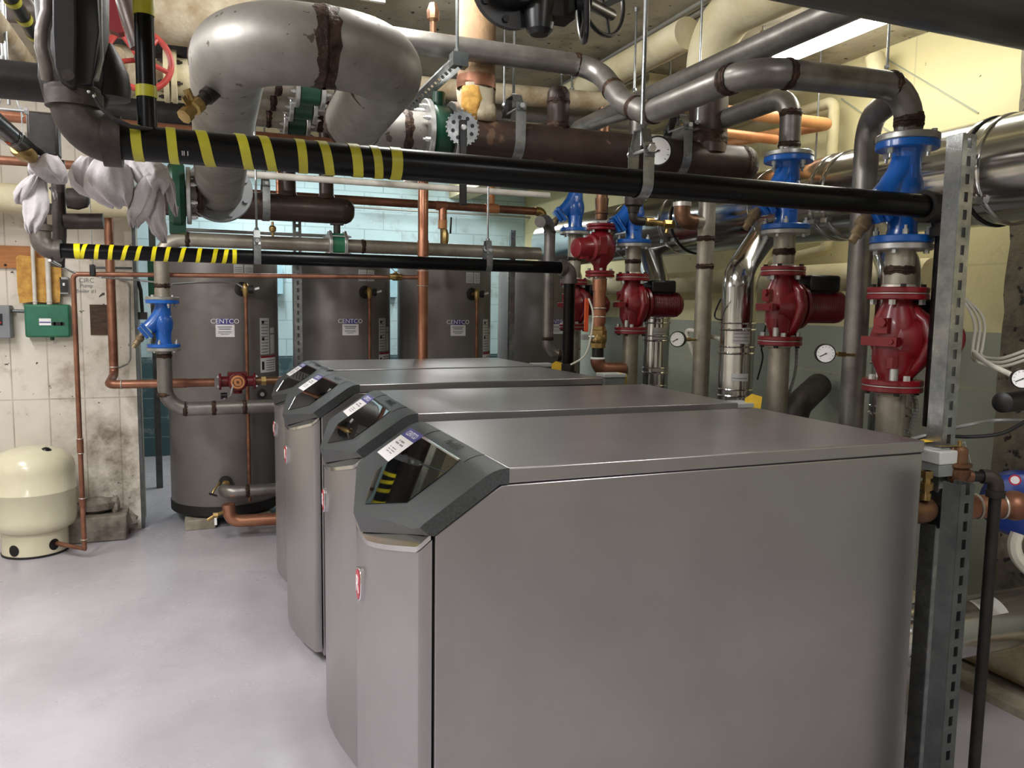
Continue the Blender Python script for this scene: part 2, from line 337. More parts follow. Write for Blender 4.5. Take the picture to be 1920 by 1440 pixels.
    def sphere(s, c, r, sc=(1, 1, 1), n=20, k=12, mi=0):
        c = Vector(c); vs = [c+Vector((0, 0, r*sc[2]))]
        for j in range(1, k):
            t = PI*j/k
            vs += [c+Vector((r*sc[0]*math.sin(t)*math.cos(2*PI*i/n), r*sc[1]*math.sin(t)*math.sin(2*PI*i/n), r*sc[2]*math.cos(t))) for i in range(n)]
        vs.append(c-Vector((0, 0, r*sc[2])))
        fs = [(0, 1+i, 1+(i+1) % n) for i in range(n)]
        for j in range(k-2): fs += [(1+j*n+i, 1+(j+1)*n+i, 1+(j+1)*n+(i+1) % n, 1+j*n+(i+1) % n) for i in range(n)]
        e = len(vs)-1; fs += [(e, 1+(k-2)*n+(i+1) % n, 1+(k-2)*n+i) for i in range(n)]
        return s.add(vs, fs, mi)
    def build(s, name, mats, parent=None, local=False, bevel=0.0, sharp=35):
        if not isinstance(mats, (list, tuple)): mats = [mats]
        org = Vector((0, 0, 0))
        if parent is None:
            xs = [p.x for p in s.v]; ys = [p.y for p in s.v]; zs = [p.z for p in s.v]
            org = Vector(((min(xs)+max(xs))/2, (min(ys)+max(ys))/2, min(zs)))
        elif not local:
            q = parent
            while q is not None: org += q.location; q = q.parent
        if local and parent is None: org = Vector((0, 0, 0))
        me = bpy.data.meshes.new(name); me.from_pydata([tuple(p-org) for p in s.v], [], s.f)
        for mm in mats: me.materials.append(M[mm] if isinstance(mm, str) else mm)
        me.polygons.foreach_set('material_index', s.m)
        bm = bmesh.new(); bm.from_mesh(me); bmesh.ops.recalc_face_normals(bm, faces=bm.faces); bm.to_mesh(me); bm.free()
        me.shade_smooth(); me.set_sharp_from_angle(angle=math.radians(sharp))
        o = bpy.data.objects.new(name, me); COL.objects.link(o)
        if parent is None: o.location = org
        else: o.parent = parent
        if bevel:
            b = o.modifiers.new('bevel', 'BEVEL'); b.width = bevel; b.segments = 2; b.limit_method = 'ANGLE'; b.angle_limit = math.radians(50)
        return o
def tag(o, label=None, cat=None, group=None, kind=None):
    if label: o['label'] = label
    if cat: o['category'] = cat
    if group: o['group'] = group
    if kind: o['kind'] = kind
    return o
def thing(name, label, cat, loc, group=None):
    o = bpy.data.objects.new(name, None); COL.objects.link(o); o.location = loc; o.empty_display_size = 0.05
    return tag(o, label, cat, group)
def kids(o): return [c for c in bpy.data.objects if c.parent == o]
def copy_tree(o, parent=None):
    c = o.copy(); COL.objects.link(c); c.parent = parent
    for ch in list(kids(o)): copy_tree(ch, c)
    return c
def placed(proto, used, loc, rz=0.0, label=None, scale=None, group=None):
    """first use moves the prototype itself, later uses copy it with its parts"""
    o = proto if not used else copy_tree(proto)
    used.append(o); o.location = loc; o.rotation_euler = (0, 0, rz)
    if scale: o.scale = scale if isinstance(scale, tuple) else (scale,)*3
    if label: o['label'] = label
    if group: o['group'] = group
    return o
def text(name, s, size, mt, parent, mw, depth=0.0006, align='CENTER', sx=1.0):
    cu = bpy.data.curves.new(name, 'FONT'); cu.body = s; cu.size = size; cu.align_x = align; cu.align_y = 'CENTER'; cu.extrude = depth
    cu.resolution_u = 3
    t = bpy.data.objects.new(name, cu); COL.objects.link(t)
    bpy.context.view_layer.update()
    me = bpy.data.meshes.new_from_object(t.evaluated_get(bpy.context.evaluated_depsgraph_get()))
    bpy.data.objects.remove(t)
    me.transform(mw @ Matrix.Diagonal((sx, 1, 1, 1)))
    if parent is not None:
        q = parent; off = Vector((0, 0, 0))
        while q is not None: off += q.location; q = q.parent
        me.transform(Matrix.Translation(-off))
    me.materials.clear(); me.materials.append(M[mt])
    o = bpy.data.objects.new(name, me); COL.objects.link(o); o.parent = parent
    return o
def frame(o, xdir, ydir):
    x = Vector(xdir).normalized(); z = x.cross(Vector(ydir)).normalized(); y = z.cross(x)
    m = Matrix((x, y, z)).transposed().to_4x4(); m.translation = Vector(o); return m
def pipe(name, pts, r, m, label, cat, bend=None, welds=(), mats=None, n=20, group=None, extra=None, parent=None):
    """one continuous pipe run; welds = distances along the straight legs given as (index of leg, 0..1)"""
    b = MB(); b.tube(pts, r, n=n, bend=bend)
    for i, f in welds:
        a = Vector(pts[i]); c = Vector(pts[i+1]); b.weld(a.lerp(c, f), c-a, r, w_=min(0.009, r*0.16))
    if extra: extra(b)
    return tag(b.build(name, mats or [m, 'weld'], parent), label, cat, group) if parent is None else b.build(name, mats or [m, 'weld'], parent)
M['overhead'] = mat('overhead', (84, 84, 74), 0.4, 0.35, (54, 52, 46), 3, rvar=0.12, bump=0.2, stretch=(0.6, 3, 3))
# ================================================================ the room
XW, YB, YF, XL = 3.56, 8.7, -2.2, -3.6
def struct(name, mb, m, bevel=0.0):
    o = mb.build(name, m, bevel=bevel); o['kind'] = 'structure'; return o
def slab(name, x0, x1, y0, y1, z0, z1, m):
    b = MB(); b.box(((x0+x1)/2, (y0+y1)/2, (z0+z1)/2), (x1-x0, y1-y0, z1-z0)); return struct(name, b, m)
slab('floor', XL, XW+0.2, YF, YB+0.2, -0.1, 0, 'floor')
slab('ceiling', XL, XW+0.2, YF, YB+0.2, CEIL, CEIL+0.12, 'ceiling')
slab('wall_right', XW, XW+0.2, YF, YB, 0, CEIL, 'wall_yellow')
slab('wall_back', XL, XW, YB, YB+0.2, 0, CEIL, 'wall_block')
slab('wall_left', XL-0.2, XL, YF, YB, 0, CEIL, 'wall_plain')
slab('wall_front', XL, XW, YF-0.2, YF, 0, CEIL, 'wall_plain')
WY = 5.95; WX = -0.44
slab('wall_divider', XL, WX, WY, WY+0.32, 0, CEIL, 'wall_beige')
# steel corner guard of the opening and its concrete reveal
b = MB(); b.box((WX+0.012, WY+0.02, 1.3), (0.02, 0.05, 2.6)); struct('trim_1', b, 'galv_dark')
b = MB(); b.box((WX+0.006, WY+0.17, CEIL/2), (0.012, 0.3, CEIL-0.02)); struct('trim_2', b, 'concrete')
# rough pier on the right wall, ragged edge of broken plaster
def rough_block(x0, x1, y0, y1, z0, z1, m, amp, name, n=40):
    b = MB(); rnd = random.Random(3); prof = []
    for k in range(n+1):
        z = z0+(z1-z0)*k/n; prof.append((z, rnd.uniform(-amp, amp)+0.5*amp*math.sin(k*0.9)))
    vs = []; 
    for z, j in prof: vs += [(x0, y0, z), (x0+j*0.6, y1+j, z), (x1, y1+j, z), (x1, y0, z)]
    fs = []
    for k in range(n): fs += [(k*4+i, k*4+(i+1) % 4, (k+1)*4+(i+1) % 4, (k+1)*4+i) for i in range(4)]
    fs += [(0, 1, 2, 3), (n*4+3, n*4+2, n*4+1, n*4)]
    b.add(vs, fs); return struct(name, b, m)
rough_block(3.36, XW, 1.2, 2.5, 0, CEIL, 'pier', 0.012, 'wall_pier')
# beams under the slab, running away from the camera
slab('trim_3', 2.62, 2.86, 4.4, YB, CEIL-0.26, CEIL, 'beam')
slab('trim_4', WX, 2.62, 6.0, 6.3, CEIL-0.36, CEIL, 'beam')
# diagonal trowel ridge across the yellow wall
b = MB(); a0 = P(1645, 100, x=XW-0.002); a1 = P(1835, 212, x=XW-0.002); b.bar(a0, a1, 0.012, 0.006); struct('trim_5', b, 'wall_yellow')
b = MB(); a0 = P(1578, 185, x=XW-0.002); a1 = P(1690, 262, x=XW-0.002); b.bar(a0, a1, 0.012, 0.006); struct('trim_6', b, 'wall_yellow')
# low kerb along the right wall
slab('trim_7', 2.97, XW, 1.0, 8.6, 0, 0.035, 'concrete')

# ================================================================ ceiling lamps
def make_lamp():
    t = thing('ceiling_light', '', 'light', (0, 0, 0))
    b = MB(); b.prism([(-0.10, -0.64, 0), (-0.07, -0.64, -0.05), (0.07, -0.64, -0.05), (0.10, -0.64, 0)], (0, 1.28, 0)); b.build('housing', 'grey_plastic', t, local=True)
    for sx_ in (-0.045, 0.045):
        b = MB(); b.cyl((sx_, -0.6, -0.082), (sx_, 0.6, -0.082), 0.017, n=14); b.build('tube', 'tube', t, local=True)
    for sy_ in (-0.615, 0.615):
        b = MB(); b.box((0, sy_, -0.075), (0.15, 0.02, 0.06)); b.build('end_cap', 'grey_plastic', t, local=True)
    return t
lp = make_lamp(); used = []
lamp_lab = ['fluorescent ceiling light above the yellow wall, at the upper right', 'fluorescent ceiling light glaring above the big grey elbow pipe',
            'fluorescent ceiling light over the open floor', 'fluorescent ceiling light over the open floor nearer the camera', 'added fill light over the aisle before the nearest boiler', 'fluorescent ceiling light before the beige wall',
            'fluorescent ceiling light over the two left tanks', 'fluorescent ceiling light over the two right tanks']
for k, (x, y, ln, pw, c) in enumerate(LAMPS): placed(lp, used, (x, y, CEIL), 0, lamp_lab[k])

# ================================================================ boilers
BX, BY, BW, BL = 0.449, 1.59, 0.71, 1.861
def make_boiler():
    t = thing('boiler', '', 'boiler', (BX, BY, 0), None)
    y0, y1, yc = BY, BY+BW, BY+BW/2
    b = MB()
    b.prism([(BX+0.006, y0, 0.03), (BL, y0, 0.03), (BL, y0, 1.204), (0.606, y0, 1.204), (BX+0.006, y0, 1.104)], (0, BW, 0))
    cab = b.build('cabinet', 'boiler_steel', t, bevel=0.003)
    b = MB(); b.box(((BX+BL)/2, yc, 0.015), (BL-BX-0.04, BW-0.04, 0.03)); b.build('plinth', 'black_matte', t)
    b = MB(); b.box(((0.622+BL)/2, yc, 1.224), (BL-0.622+0.003, BW+0.006, 0.034)); b.build('lid', 'boiler_steel', t, bevel=0.003)
    b = MB(); b.box(((0.612+BL)/2, yc, 1.205), (BL-0.612-0.006, BW-0.006, 0.008)); b.build('lid_gap_shade', 'black_matte', t)  # dark filler that paints the shade inside the gap under the lid
    # V shaped front door with rounded corners
    plan = [(BX, y0+0.004), (0.428, y0+0.006), (0.420, y0+0.010), (0.4165, y0+0.018)]
    for k in range(1, 6): plan.append((0.4165-(0.4165-0.363)*math.sin(k/5*PI/2)**1.0, y0+0.018+(BW/2-0.018)*k/5))
    full = plan+[(x, 2*yc-y) for x, y in reversed(plan[:-1])]
    top = lambda x, y: 1.004+(1.094-1.004)*min(1, max(0, (x-0.363)/(0.449-0.363)))**0.8
    b = MB(); n = len(full)
    b.add([(x, y, 0.05) for x, y in full]+[(x, y, top(x, y)) for x, y in full], [tuple(range(n)), tuple(range(2*n-1, n-1, -1))]+[(i, (i+1) % n, n+(i+1) % n, n+i) for i in range(n)])
    b.build('front_door', 'boiler_steel', t, sharp=28)
    # chrome strip between door and hood
    b = MB(); g = [(x-0.003, y) for x, y in full]
    vs = [(x, y, top(x, y)+0.003) for x, y in g]+[(x, y, top(x, y)+0.015) for x, y in g]
    b.add(vs, [tuple(range(n)), tuple(range(2*n-1, n-1, -1))]+[(i, (i+1) % n, n+(i+1) % n, n+i) for i in range(n)])
    b.build('trim_strip', 'chrome', t)
    # hood
    SL = 0.678
    def zs(x): return 1.131+(x-0.425)*SL
    rows = [(0.619, 1.242), (0.600, 1.2405), (0.583, 1.235), (0.569, 1.228), (0.517, zs(0.517)), (0.47, zs(0.47)), (0.428, zs(0.428))]
    yn, yf = y0-0.004, y1+0.004
    ys_ = [yn, yn+0.03, yn+0.12, yc, yf-0.12, yf-0.03, yf]
    def edge(j):  # front edge of the top surface
        y = ys_[j]; f = abs(y-yc)/(BW/2)
        if j in (0, 6): return (0.420, zs(0.420)-0.002)
        if j in (1, 5): return (0.409, zs(0.409)-0.004)
        return (0.342+(0.409-0.342)*min(1, f*1.1), zs(0.342+(0.409-0.342)*min(1, f*1.1))-0.002*(1-f))
    grid = [[(x, y, z) for y in ys_] for x, z in rows]+[[(edge(j)[0], ys_[j], edge(j)[1]) for j in range(7)]]
    low = []
    for j in range(7):
        f = abs(ys_[j]-yc)/(BW/2); xx = 0.360+(0.440-0.360)*min(1, f); zz = 1.022+(1.106-1.022)*min(1, f)
        low.append((xx, ys_[j], zz))
    grid += [low, [(0.451, ys_[j], 1.104) for j in range(7)]]
    vs = [p for r in grid for p in r]; R_ = len(grid)
    fs = [(i*7+j, i*7+j+1, (i+1)*7+j+1, (i+1)*7+j) for i in range(R_-1) for j in range(6)]
    b = MB(); b.add(vs, fs)
    for j in (0, 6):   # side cheeks
        y = ys_[j]; idx = [p for p in [g_[j] for g_ in grid]]+[(0.600, y, 1.206), (0.622, y, 1.206), (0.622, y, 1.242)]
        b.add(idx, [tuple(range(len(idx)))])
    b.build('hood', 'plastic_hood', t, sharp=24)
    # display window, its steel frame line, maker's script and labels
    def onp(x, y, h=0.0): return Vector((x-0.561*h, y, zs(x)+0.828*h))
    win = [(0.564, 2.103), (0.564, 1.771), (0.536, 1.758), (0.433, 1.757), (0.372, 1.935), (0.433, 2.113), (0.54, 2.113)]
    b = MB(); b.prism([onp(x, y, -0.002) for x, y in win], onp(0, 0, 0.0045)-onp(0, 0, 0)); b.build('display_window', 'glass_black', t)
    b = MB()
    b.bar(onp(0.566, 2.105, 0.002), onp(0.566, 1.768, 0.002), 0.007, 0.004); b.bar(onp(0.371, 1.937, 0.001), onp(0.432, 2.114, 0.001), 0.003, 0.003)
    b.build('window_trim', 'chrome', t)
    for yy in (1.745, 2.12):
        b = MB(); b.tube([(0.619, yy, 1.2425), (0.600, yy, 1.241), (0.583, yy, 1.2355), (0.567, yy, 1.227)], 0.0011, n=6); b.build('panel_seam', 'black', t)
    x_ = Vector((0, -1, 0)); u_ = Vector((0.828, 0, 0.561))
    text('script_logo', 'Mach/XL', 0.034, 'black', t, frame((0.592, 1.905, 1.2412), (0, -1, 0), (0.97, 0, 0.22)) @ Matrix.Shear('XZ', 4, (0.0, 0.0)), 0.0003)
    def card(name, x0, x1, ya, yb, m, h=0.0015):
        b = MB(); b.prism([onp(x0, ya, 0.0002), onp(x1, ya, 0.0002), onp(x1, yb, 0.0002), onp(x0, yb, 0.0002)], onp(0, 0, h)-onp(0, 0, 0)); return b.build(name, m, t)
    sc = card('service_sticker', 0.470, 0.541, 2.118, 2.266, 'white_paper')
    card('sticker_header', 0.541, 0.570, 2.118, 2.266, 'purple')
    text('sticker_lettering', 'CENTCO', 0.027, 'ink_white', t, frame(onp(0.5555, 2.192, 0.002), x_, u_), 0.0002, sx=0.95)
    b = MB()
    for xx, ya, yb, hh in ((0.528, 2.225, 2.160, 0.0055), (0.519, 2.235, 2.150, 0.0055), (0.503, 2.235, 2.150, 0.003), (0.496, 2.23, 2.155, 0.003), (0.489, 2.225, 2.16, 0.003)):
        k_ = 7; w_ = (ya-yb)/k_
        for q in range(k_):
            if (q*7+int(xx*1000)) % 5 == 0: continue
            b.bar(onp(xx, ya-w_*q, 0.0018), onp(xx, ya-w_*(q+0.75), 0.0018), hh, 0.0006, up=(-0.561, 0, 0.828))
    b.build('printed_lines', 'ink_grey', t)
    # shield badge on the nose of the door
    def shield(s, x): return [(x, yc+a*s, 0.885+c*s) for a, c in ((-0.030, 0.030), (-0.022, 0.040), (0, 0.046), (0.022, 0.040), (0.030, 0.030), (0.030, -0.01), (0.02, -0.032), (0, -0.046), (-0.02, -0.032), (-0.030, -0.01))]
    b = MB(); b.prism(shield(1.0, 0.366), (-0.013, 0, 0)); bd = b.build('badge', 'chrome', t, bevel=0.002)
    b = MB(); b.prism(shield(0.86, 0.3545), (-0.003, 0, 0)); b.build('badge_face', 'badge_red', t)
    text('badge_letter', 'R', 0.06, 'white_paper', t, frame((0.351, yc, 0.885), (0, -1, 0), (0, 0, 1)), 0.001)
    return t
bl = make_boiler(); used = []
blabs = ['nearest grey boiler with sloping black display hood, filling the lower right', 'second grey boiler from the camera, between the nearest one and the third',
         'third grey boiler from the camera, its hood just behind the second', 'farthest grey boiler of the row, beside the brown storage tanks']
cor = P(951.6, 877, z=1.242)
for k, (u, v, yaw) in enumerate([(951.6, 877, 0), (782, 775, -0.03), (673, 721, 0.055), (624, 693, 0.04)]):
    p = P(u, v, z=1.242)
    off = Vector((0.619-BX, 0, 0)); R2 = Matrix.Rotation(yaw, 3, 'Z')
    placed(bl, used, (Vector((p.x, p.y, 0))-R2 @ off), yaw, blabs[k], group='grey boilers standing side by side')

# ================================================================ storage tanks
def cyl_patch(b, c, r, a0, a1, z0, z1, mi=0, th=0.0015, n=8):
    vs = []
    for k in range(n+1):
        a = a0+(a1-a0)*k/n
        for rr in (r, r+th):
            for z in (z0, z1): vs.append((c[0]+rr*math.cos(a), c[1]+rr*math.sin(a), z))
    fs = []
    for k in range(n):
        q = k*4
        fs += [(q+2, q+3, q+7, q+6), (q, q+4, q+5, q+1), (q+1, q+5, q+7, q+3), (q, q+2, q+6, q+4)]
    fs += [(0, 1, 3, 2), (n*4, n*4+2, n*4+3, n*4+1)]
    return b.add(vs, fs, mi)
def text_cyl(name, s, size, m, parent, c, r, a, z):
    o = text(name, s, size, m, None, Matrix.Identity(4), 0.0006)
    for v in o.data.vertices:
        aa = a+v.co.x/r; rr = r+0.002+v.co.z; v.co = Vector((c[0]+rr*math.cos(aa), c[1]+rr*math.sin(aa), z+v.co.y))
    o.parent = parent; return o
TR = 0.385
def make_tank():
    t = thing('storage_tank', '', 'tank', (0, 0, 0))
    c = (0, 0)
    b = MB(); b.lathe((0, 0, 0.075), (0, 0, 1), [(0, 0.30), (0, TR-0.03), (0.05, TR), (1.80, TR), (1.84, TR-0.015), (1.87, TR-0.08), (1.89, 0.1)], n=56); b.build('shell', 'tank', t, local=True)
    b = MB(); b.lathe((0, 0, 0.07), (0, 0, 1), [(0, 0.3), (0, TR-0.02), (0.02, TR+0.004), (0.085, TR+0.004), (0.086, TR-0.02)], n=56); b.build('base_ring', 'black_matte', t, local=True)
    A = -PI/2
    b = MB(); cyl_patch(b, c, TR, A-0.155, A+0.165, 1.35, 1.435); b.build('name_card', 'white_paper', t, local=True)
    b = MB(); cyl_patch(b, c, TR, A-0.13, A+0.14, 1.437, 1.476); b.build('card_header', 'purple', t, local=True)
    text_cyl('card_lettering', 'CENTCO', 0.046, 'ink_white', t, c, TR, A+0.005, 1.457)
    b = MB()
    for zz, wd, hh in ((1.415, 0.12, 0.007), (1.401, 0.10, 0.007), (1.385, 0.11, 0.004), (1.376, 0.11, 0.004), (1.366, 0.07, 0.004)):
        cyl_patch(b, c, TR+0.0015, A-wd, A+wd, zz, zz+hh, th=0.0006)
    b.build('printed_lines', 'ink_grey', t, local=True)
    for a0 in (0.17, 0.36):
        b = MB(); cyl_patch(b, c, TR, A+a0, A+a0+0.17, 1.765, 1.85); s_ = b.build('rating_label', 'paper_grey', t, local=True)
        b = MB()
        for q in range(5): cyl_patch(b, c, TR+0.0015, A+a0+0.02, A+a0+0.15, 1.775+q*0.013, 1.778+q*0.013, th=0.0005)
        b.build('fine_print', 'ink_grey', s_, local=True)
    b = MB(); cyl_patch(b, c, TR, A+0.66, A+0.90, 1.22, 1.48); s_ = b.build('warning_label', 'paper_grey', t, local=True)
    b = MB()
    for q in range(11): cyl_patch(b, c, TR+0.0015, A+0.69, A+0.86, 1.235+q*0.022, 1.239+q*0.022, th=0.0005)
    for q in (1.44, 1.32): cyl_patch(b, c, TR+0.0015, A+0.70, A+0.76, q, q+0.022, th=0.0008)
    b.build('fine_print', 'ink', s_, local=True)
    b = MB(); cyl_patch(b, c, TR, A+0.94, A+1.08, 1.22, 1.36); b.build('side_label', 'paper_grey', t, local=True)
    b = MB(); cyl_patch(b, c, TR, A+0.94, A+1.08, 1.37, 1.41); b.build('side_label', 'paper_grey', t, local=True)
    b = MB(); cyl_patch(b, c, TR, A+0.66, A+1.12, 1.09, 1.21); s_ = b.build('safety_label', 'white_paper', t, local=True)
    b = MB(); cyl_patch(b, c, TR+0.0015, A+0.66, A+1.12, 1.195, 1.21, th=0.0006); b.build('label_stripe', 'dark_red_label', s_, local=True)
    b = MB()
    for q in range(5): cyl_patch(b, c, TR+0.0015, A+0.80, A+1.08, 1.105+q*0.017, 1.109+q*0.017, th=0.0005)
    cyl_patch(b, c, TR+0.0015, A+0.69, A+0.75, 1.11, 1.17, th=0.0005); b.build('fine_print', 'ink', s_, local=True)
    # upper port with relief valve, drain line down the shell
    a = A+0.31; d = Vector((math.cos(a), math.sin(a), 0)); p = Vector((d.x*TR, d.y*TR, 1.68))
    b = MB(); b.lathe(p-d*0.01, d, [(0, 0.05), (0.012, 0.05), (0.022, 0.038), (0.024, 0.02)]); b.build('port_rosette', 'black_matte', t, local=True)
    b = MB(); b.cyl(p, p+d*0.09, 0.016); b.lathe(p+d*0.07+Vector((0, 0, -0.05)), (0, 0, 1), [(0, 0.017), (0.02, 0.02), (0.05, 0.026), (0.075, 0.02), (0.09, 0.012)])
    b.cyl(p+d*0.07, p+d*0.07+Vector((0.05, 0, 0.0)), 0.02, 0.03, mi=1); b.bar(p+d*0.08+Vector((0.05, 0, 0)), p+d*0.08+Vector((0.085, -0.01, 0.01)), 0.004, 0.014, mi=2); b.build('relief_valve', ['brass', 'black_matte', 'zinc'], t, local=True)
    q = p+d*0.07
    b = MB(); b.tube([q+Vector((0, 0, -0.04)), Vector((q.x, q.y, 0.19))], 0.0125, n=14); b.cyl((q.x, q.y, 1.59), (q.x, q.y, 1.62), 0.0155); b.cyl((q.x, q.y, 0.6), (q.x, q.y, 0.64), 0.0155); b.build('drain_pipe', 'copper_dull', t, local=True)
    return t
tk = make_tank(); used = []
def tank_at(u, dep_y):
    p = P(u, 565, y=dep_y); return p
TPOS = []
for u, yc_, lab, zz in ((418, 6.15, 'leftmost brown cylindrical storage tank, behind the blue and red valves', 0.0), (641, 6.42, 'second brown storage tank from the left, behind the copper riser', 0),
                    (833, 6.30, 'third brown storage tank from the left, right of the copper riser', 0), (1012, 6.7, 'rightmost dark grey storage tank, partly behind the white elbowed pipe', 0)):
    p = P(u, 565, y=yc_); TPOS.append(p); placed(tk, used, (p.x, p.y, 0.0), math.atan2(-p.x, p.y)*-0.0, lab, group='brown storage tanks')
# concrete blocks under the first tank
b = MB(); b.box((0, 0, 0.035), (0.2, 0.14, 0.07)); blk = b.build('concrete_block', 'concrete', bevel=0.004)
used2 = []
for k, p in enumerate(TPOS):
    for s_, l2 in ((-1, 'left'), (1, 'right')):
        q = blk if not used2 else blk.copy()
        if used2: COL.objects.link(q)
        used2.append(q); q.location = (p.x+s_*0.19, p.y-0.30, 0)
        tag(q, 'concrete block under the %s front of the %s storage tank' % (l2, ('leftmost', 'second', 'third', 'rightmost')[k]), 'block', 'concrete blocks under the tanks')
# ================================================================ templates of fittings
ZA = Vector((0, 0, 1)); XA = Vector((1, 0, 0)); YA = Vector((0, 1, 0))
def flange_mesh(b, c, ax, r, th, rin, mi=0, bolts=8, bmi=1, bh=0.014, br=0.0095, stud=0.01, both=False):
    c = Vector(c); ax = Vector(ax).normalized()
    b.lathe(c, ax, [(0, rin), (0, r-0.003), (0.003, r), (th-0.003, r), (th, r-0.003), (th, rin)], n=40, mi=mi)
    if bolts:
        b.bolts(c+ax*th, ax, r-0.02*r/0.1, bolts, br, bh, mi=bmi, stud=stud)
        if both: b.bolts(c, -ax, r-0.02*r/0.1, bolts, br, bh, mi=bmi)
def make_valve():
    t = thing('balancing_valve', '', 'valve', (0, 0, 0))
    b = MB(); b.lathe((0, 0, -0.135), ZA, [(0, 0.052), (0.03, 0.046), (0.10, 0.05), (0.17, 0.05), (0.24, 0.046), (0.27, 0.052)], n=28)
    b.tube([(0, 0, 0.10), (-0.02, 0, 0.05), (-0.055, 0, -0.0), (-0.085, 0, -0.03)], 0.046, n=20)
    b.box((0.0, -0.047, 0.0), (0.018, 0.012, 0.15)); b.sphere((0, 0, 0.0), 0.06, (1, 1, 1.5)); b.build('body', 'blue', t, local=True)
    d = Vector((-0.8, 0, -0.6)); R_ = Matrix((Vector((0.6, 0, -0.8)), YA, Vector((0.8, 0, 0.6)))).transposed()
    b = MB(); b.box(Vector((-0.098, 0, -0.042)), (0.105, 0.105, 0.022), R_); b.box(Vector((-0.118, 0, -0.056)), (0.085, 0.085, 0.02), R_)
    b.build('bonnet', 'blue', t, local=True, bevel=0.004)
    b = MB(); p = Vector((-0.12, 0, -0.065)); q = Vector((-0.55, 0, -0.83)); b.lathe(p, q, [(0, 0.017), (0.02, 0.021), (0.022, 0.026), (0.045, 0.026), (0.05, 0.019), (0.075, 0.02), (0.08, 0.014), (0.1, 0.014)], n=16); b.build('test_plug', 'brass_dull', t, local=True)
    for s_ in (1, -1):
        b = MB(); flange_mesh(b, (0, 0, s_*0.128), (0, 0, s_), 0.1, 0.022, 0.03, bolts=0); b.bolts((0, 0, s_*0.128), (0, 0, -s_), 0.08, 4, 0.010, 0.016, mi=1, stud=0.012, off=0.4)
        b.build('flange', ['blue', 'zinc'], t, local=True)
        b = MB(); flange_mesh(b, (0, 0, s_*0.151), (0, 0, s_), 0.1, 0.02, 0.045, bolts=4, bh=0.011, stud=0); b.build('companion_flange', ['flange', 'zinc'], t, local=True)
    return t
def make_pump():
    t = thing('circulator_pump', '', 'pump', (0, 0, 0))
    b = MB(); b.lathe((0, 0, -0.14), ZA, [(0, 0.045), (0.02, 0.044), (0.07, 0.066), (0.21, 0.066), (0.26, 0.044), (0.28, 0.045)], n=26)
    b.lathe((-0.055, 0, 0), XA, [(0, 0.03), (0.01, 0.06), (0.05, 0.086), (0.09, 0.098), (0.115, 0.098), (0.13, 0.085)], n=36)
    b.tube([(0.03, -0.02, 0.105), (0.03, -0.085, 0.06), (0.03, -0.105, 0.0), (0.03, -0.08, -0.06), (0.03, -0.03, -0.11)], 0.022, n=12)
    b.box((-0.075, 0, -0.005), (0.022, 0.125, 0.03)); b.box((-0.055, 0, 0.045), (0.05, 0.05, 0.05)); b.cyl((-0.09, -0.045, -0.005), (-0.088, -0.045, -0.005), 0.008)
    b.cyl((-0.07, -0.01, 0.055), (-0.092, -0.01, 0.055), 0.016, n=6); b.cyl((-0.05, -0.03, -0.09), (-0.05, -0.03, -0.055), 0.018, n=6)
    b.build('volute', 'red', t, local=True, bevel=0.003)
    b = MB(); b.lathe((0.07, 0, 0), XA, [(0, 0.098), (0.015, 0.098), (0.02, 0.076), (0.03, 0.072)]+[(0.03+0.01*k+d_, 0.072-(0.004 if d_ else 0)) for k in range(17) for d_ in (0, 0.004)]+[(0.205, 0.07), (0.225, 0.055), (0.23, 0.03)], n=36); b.build('motor', 'red', t, local=True, sharp=50)
    b = MB(); b.box((0.165, 0, 0.098), (0.15, 0.135, 0.07)); b.box((0.165, 0, 0.06), (0.12, 0.09, 0.03)); b.build('terminal_box', 'black', t, local=True, bevel=0.012)
    b = MB(); b.cyl((-0.04, -0.03, -0.138), (-0.04, -0.03, -0.09), 0.013, n=14); b.build('drain_plug', 'zinc', t, local=True)
    for s_ in (1, -1):
        b = MB(); flange_mesh(b, (0, 0, s_*0.128), (0, 0, s_), 0.092, 0.018, 0.03, bolts=0); b.bolts((0, 0, s_*0.128), (0, 0, -s_), 0.072, 4, 0.011, 0.016, mi=1, off=0.4); b.build('flange', ['red', 'zinc'], t, local=True)
        b = MB(); b.cyl((0, 0, s_*0.146), (0, 0, s_*0.149), 0.091, n=36); b.build('gasket', 'zinc', t, local=True)
        b = MB(); flange_mesh(b, (0, 0, s_*0.149), (0, 0, s_), 0.092, 0.018, 0.04, bolts=4, bh=0.010, stud=0); b.lathe((0, 0, s_*0.167), (0, 0, s_), [(0, 0.052), (0.008, 0.05), (0.01, 0.044)], n=28, mi=2); b.build('companion_flange', ['red', 'black', 'solder'], t, local=True)
    return t
valve = make_valve(); vused = []; pump = make_pump(); pused = []
SP = 0.0445
def zof(u, v, x, y):   # height of the point above ground position (x, y) that projects to photo row v (column only guides)
    r = RM @ Vector((u-CX, v-CY, F)); t = (x*r[0]+y*r[1])/(r[0]**2+r[1]**2); return H+t*r[2]
cols = {1: (2.2, 2.02), 2: (2.3, 2.715), 3: (2.3, 3.98), 4: (2.3, 4.75)}
cu_ = {1: 1688, 2: 1465, 3: 1185, 4: 1075}
def cz(k, v): return zof(cu_[k], v, *cols[k])
vl = {1: 'near blue flanged valve above the nearest red pump, right behind the slotted post', 2: 'blue flanged valve above the second red pump, in the middle of the polished duct',
      3: 'blue flanged valve above the third red pump, beside the small red check valve', 4: 'small far blue flanged valve directly left of the red check valve'}
pl_ = {1: 'nearest red circulator pump, partly behind the slotted steel post', 2: 'red circulator pump with black terminal box, second from the right',
       3: 'red circulator pump with black terminal box behind the copper riser with orange handle', 4: 'farthest red circulator pump, behind the black gas drop pipe'}
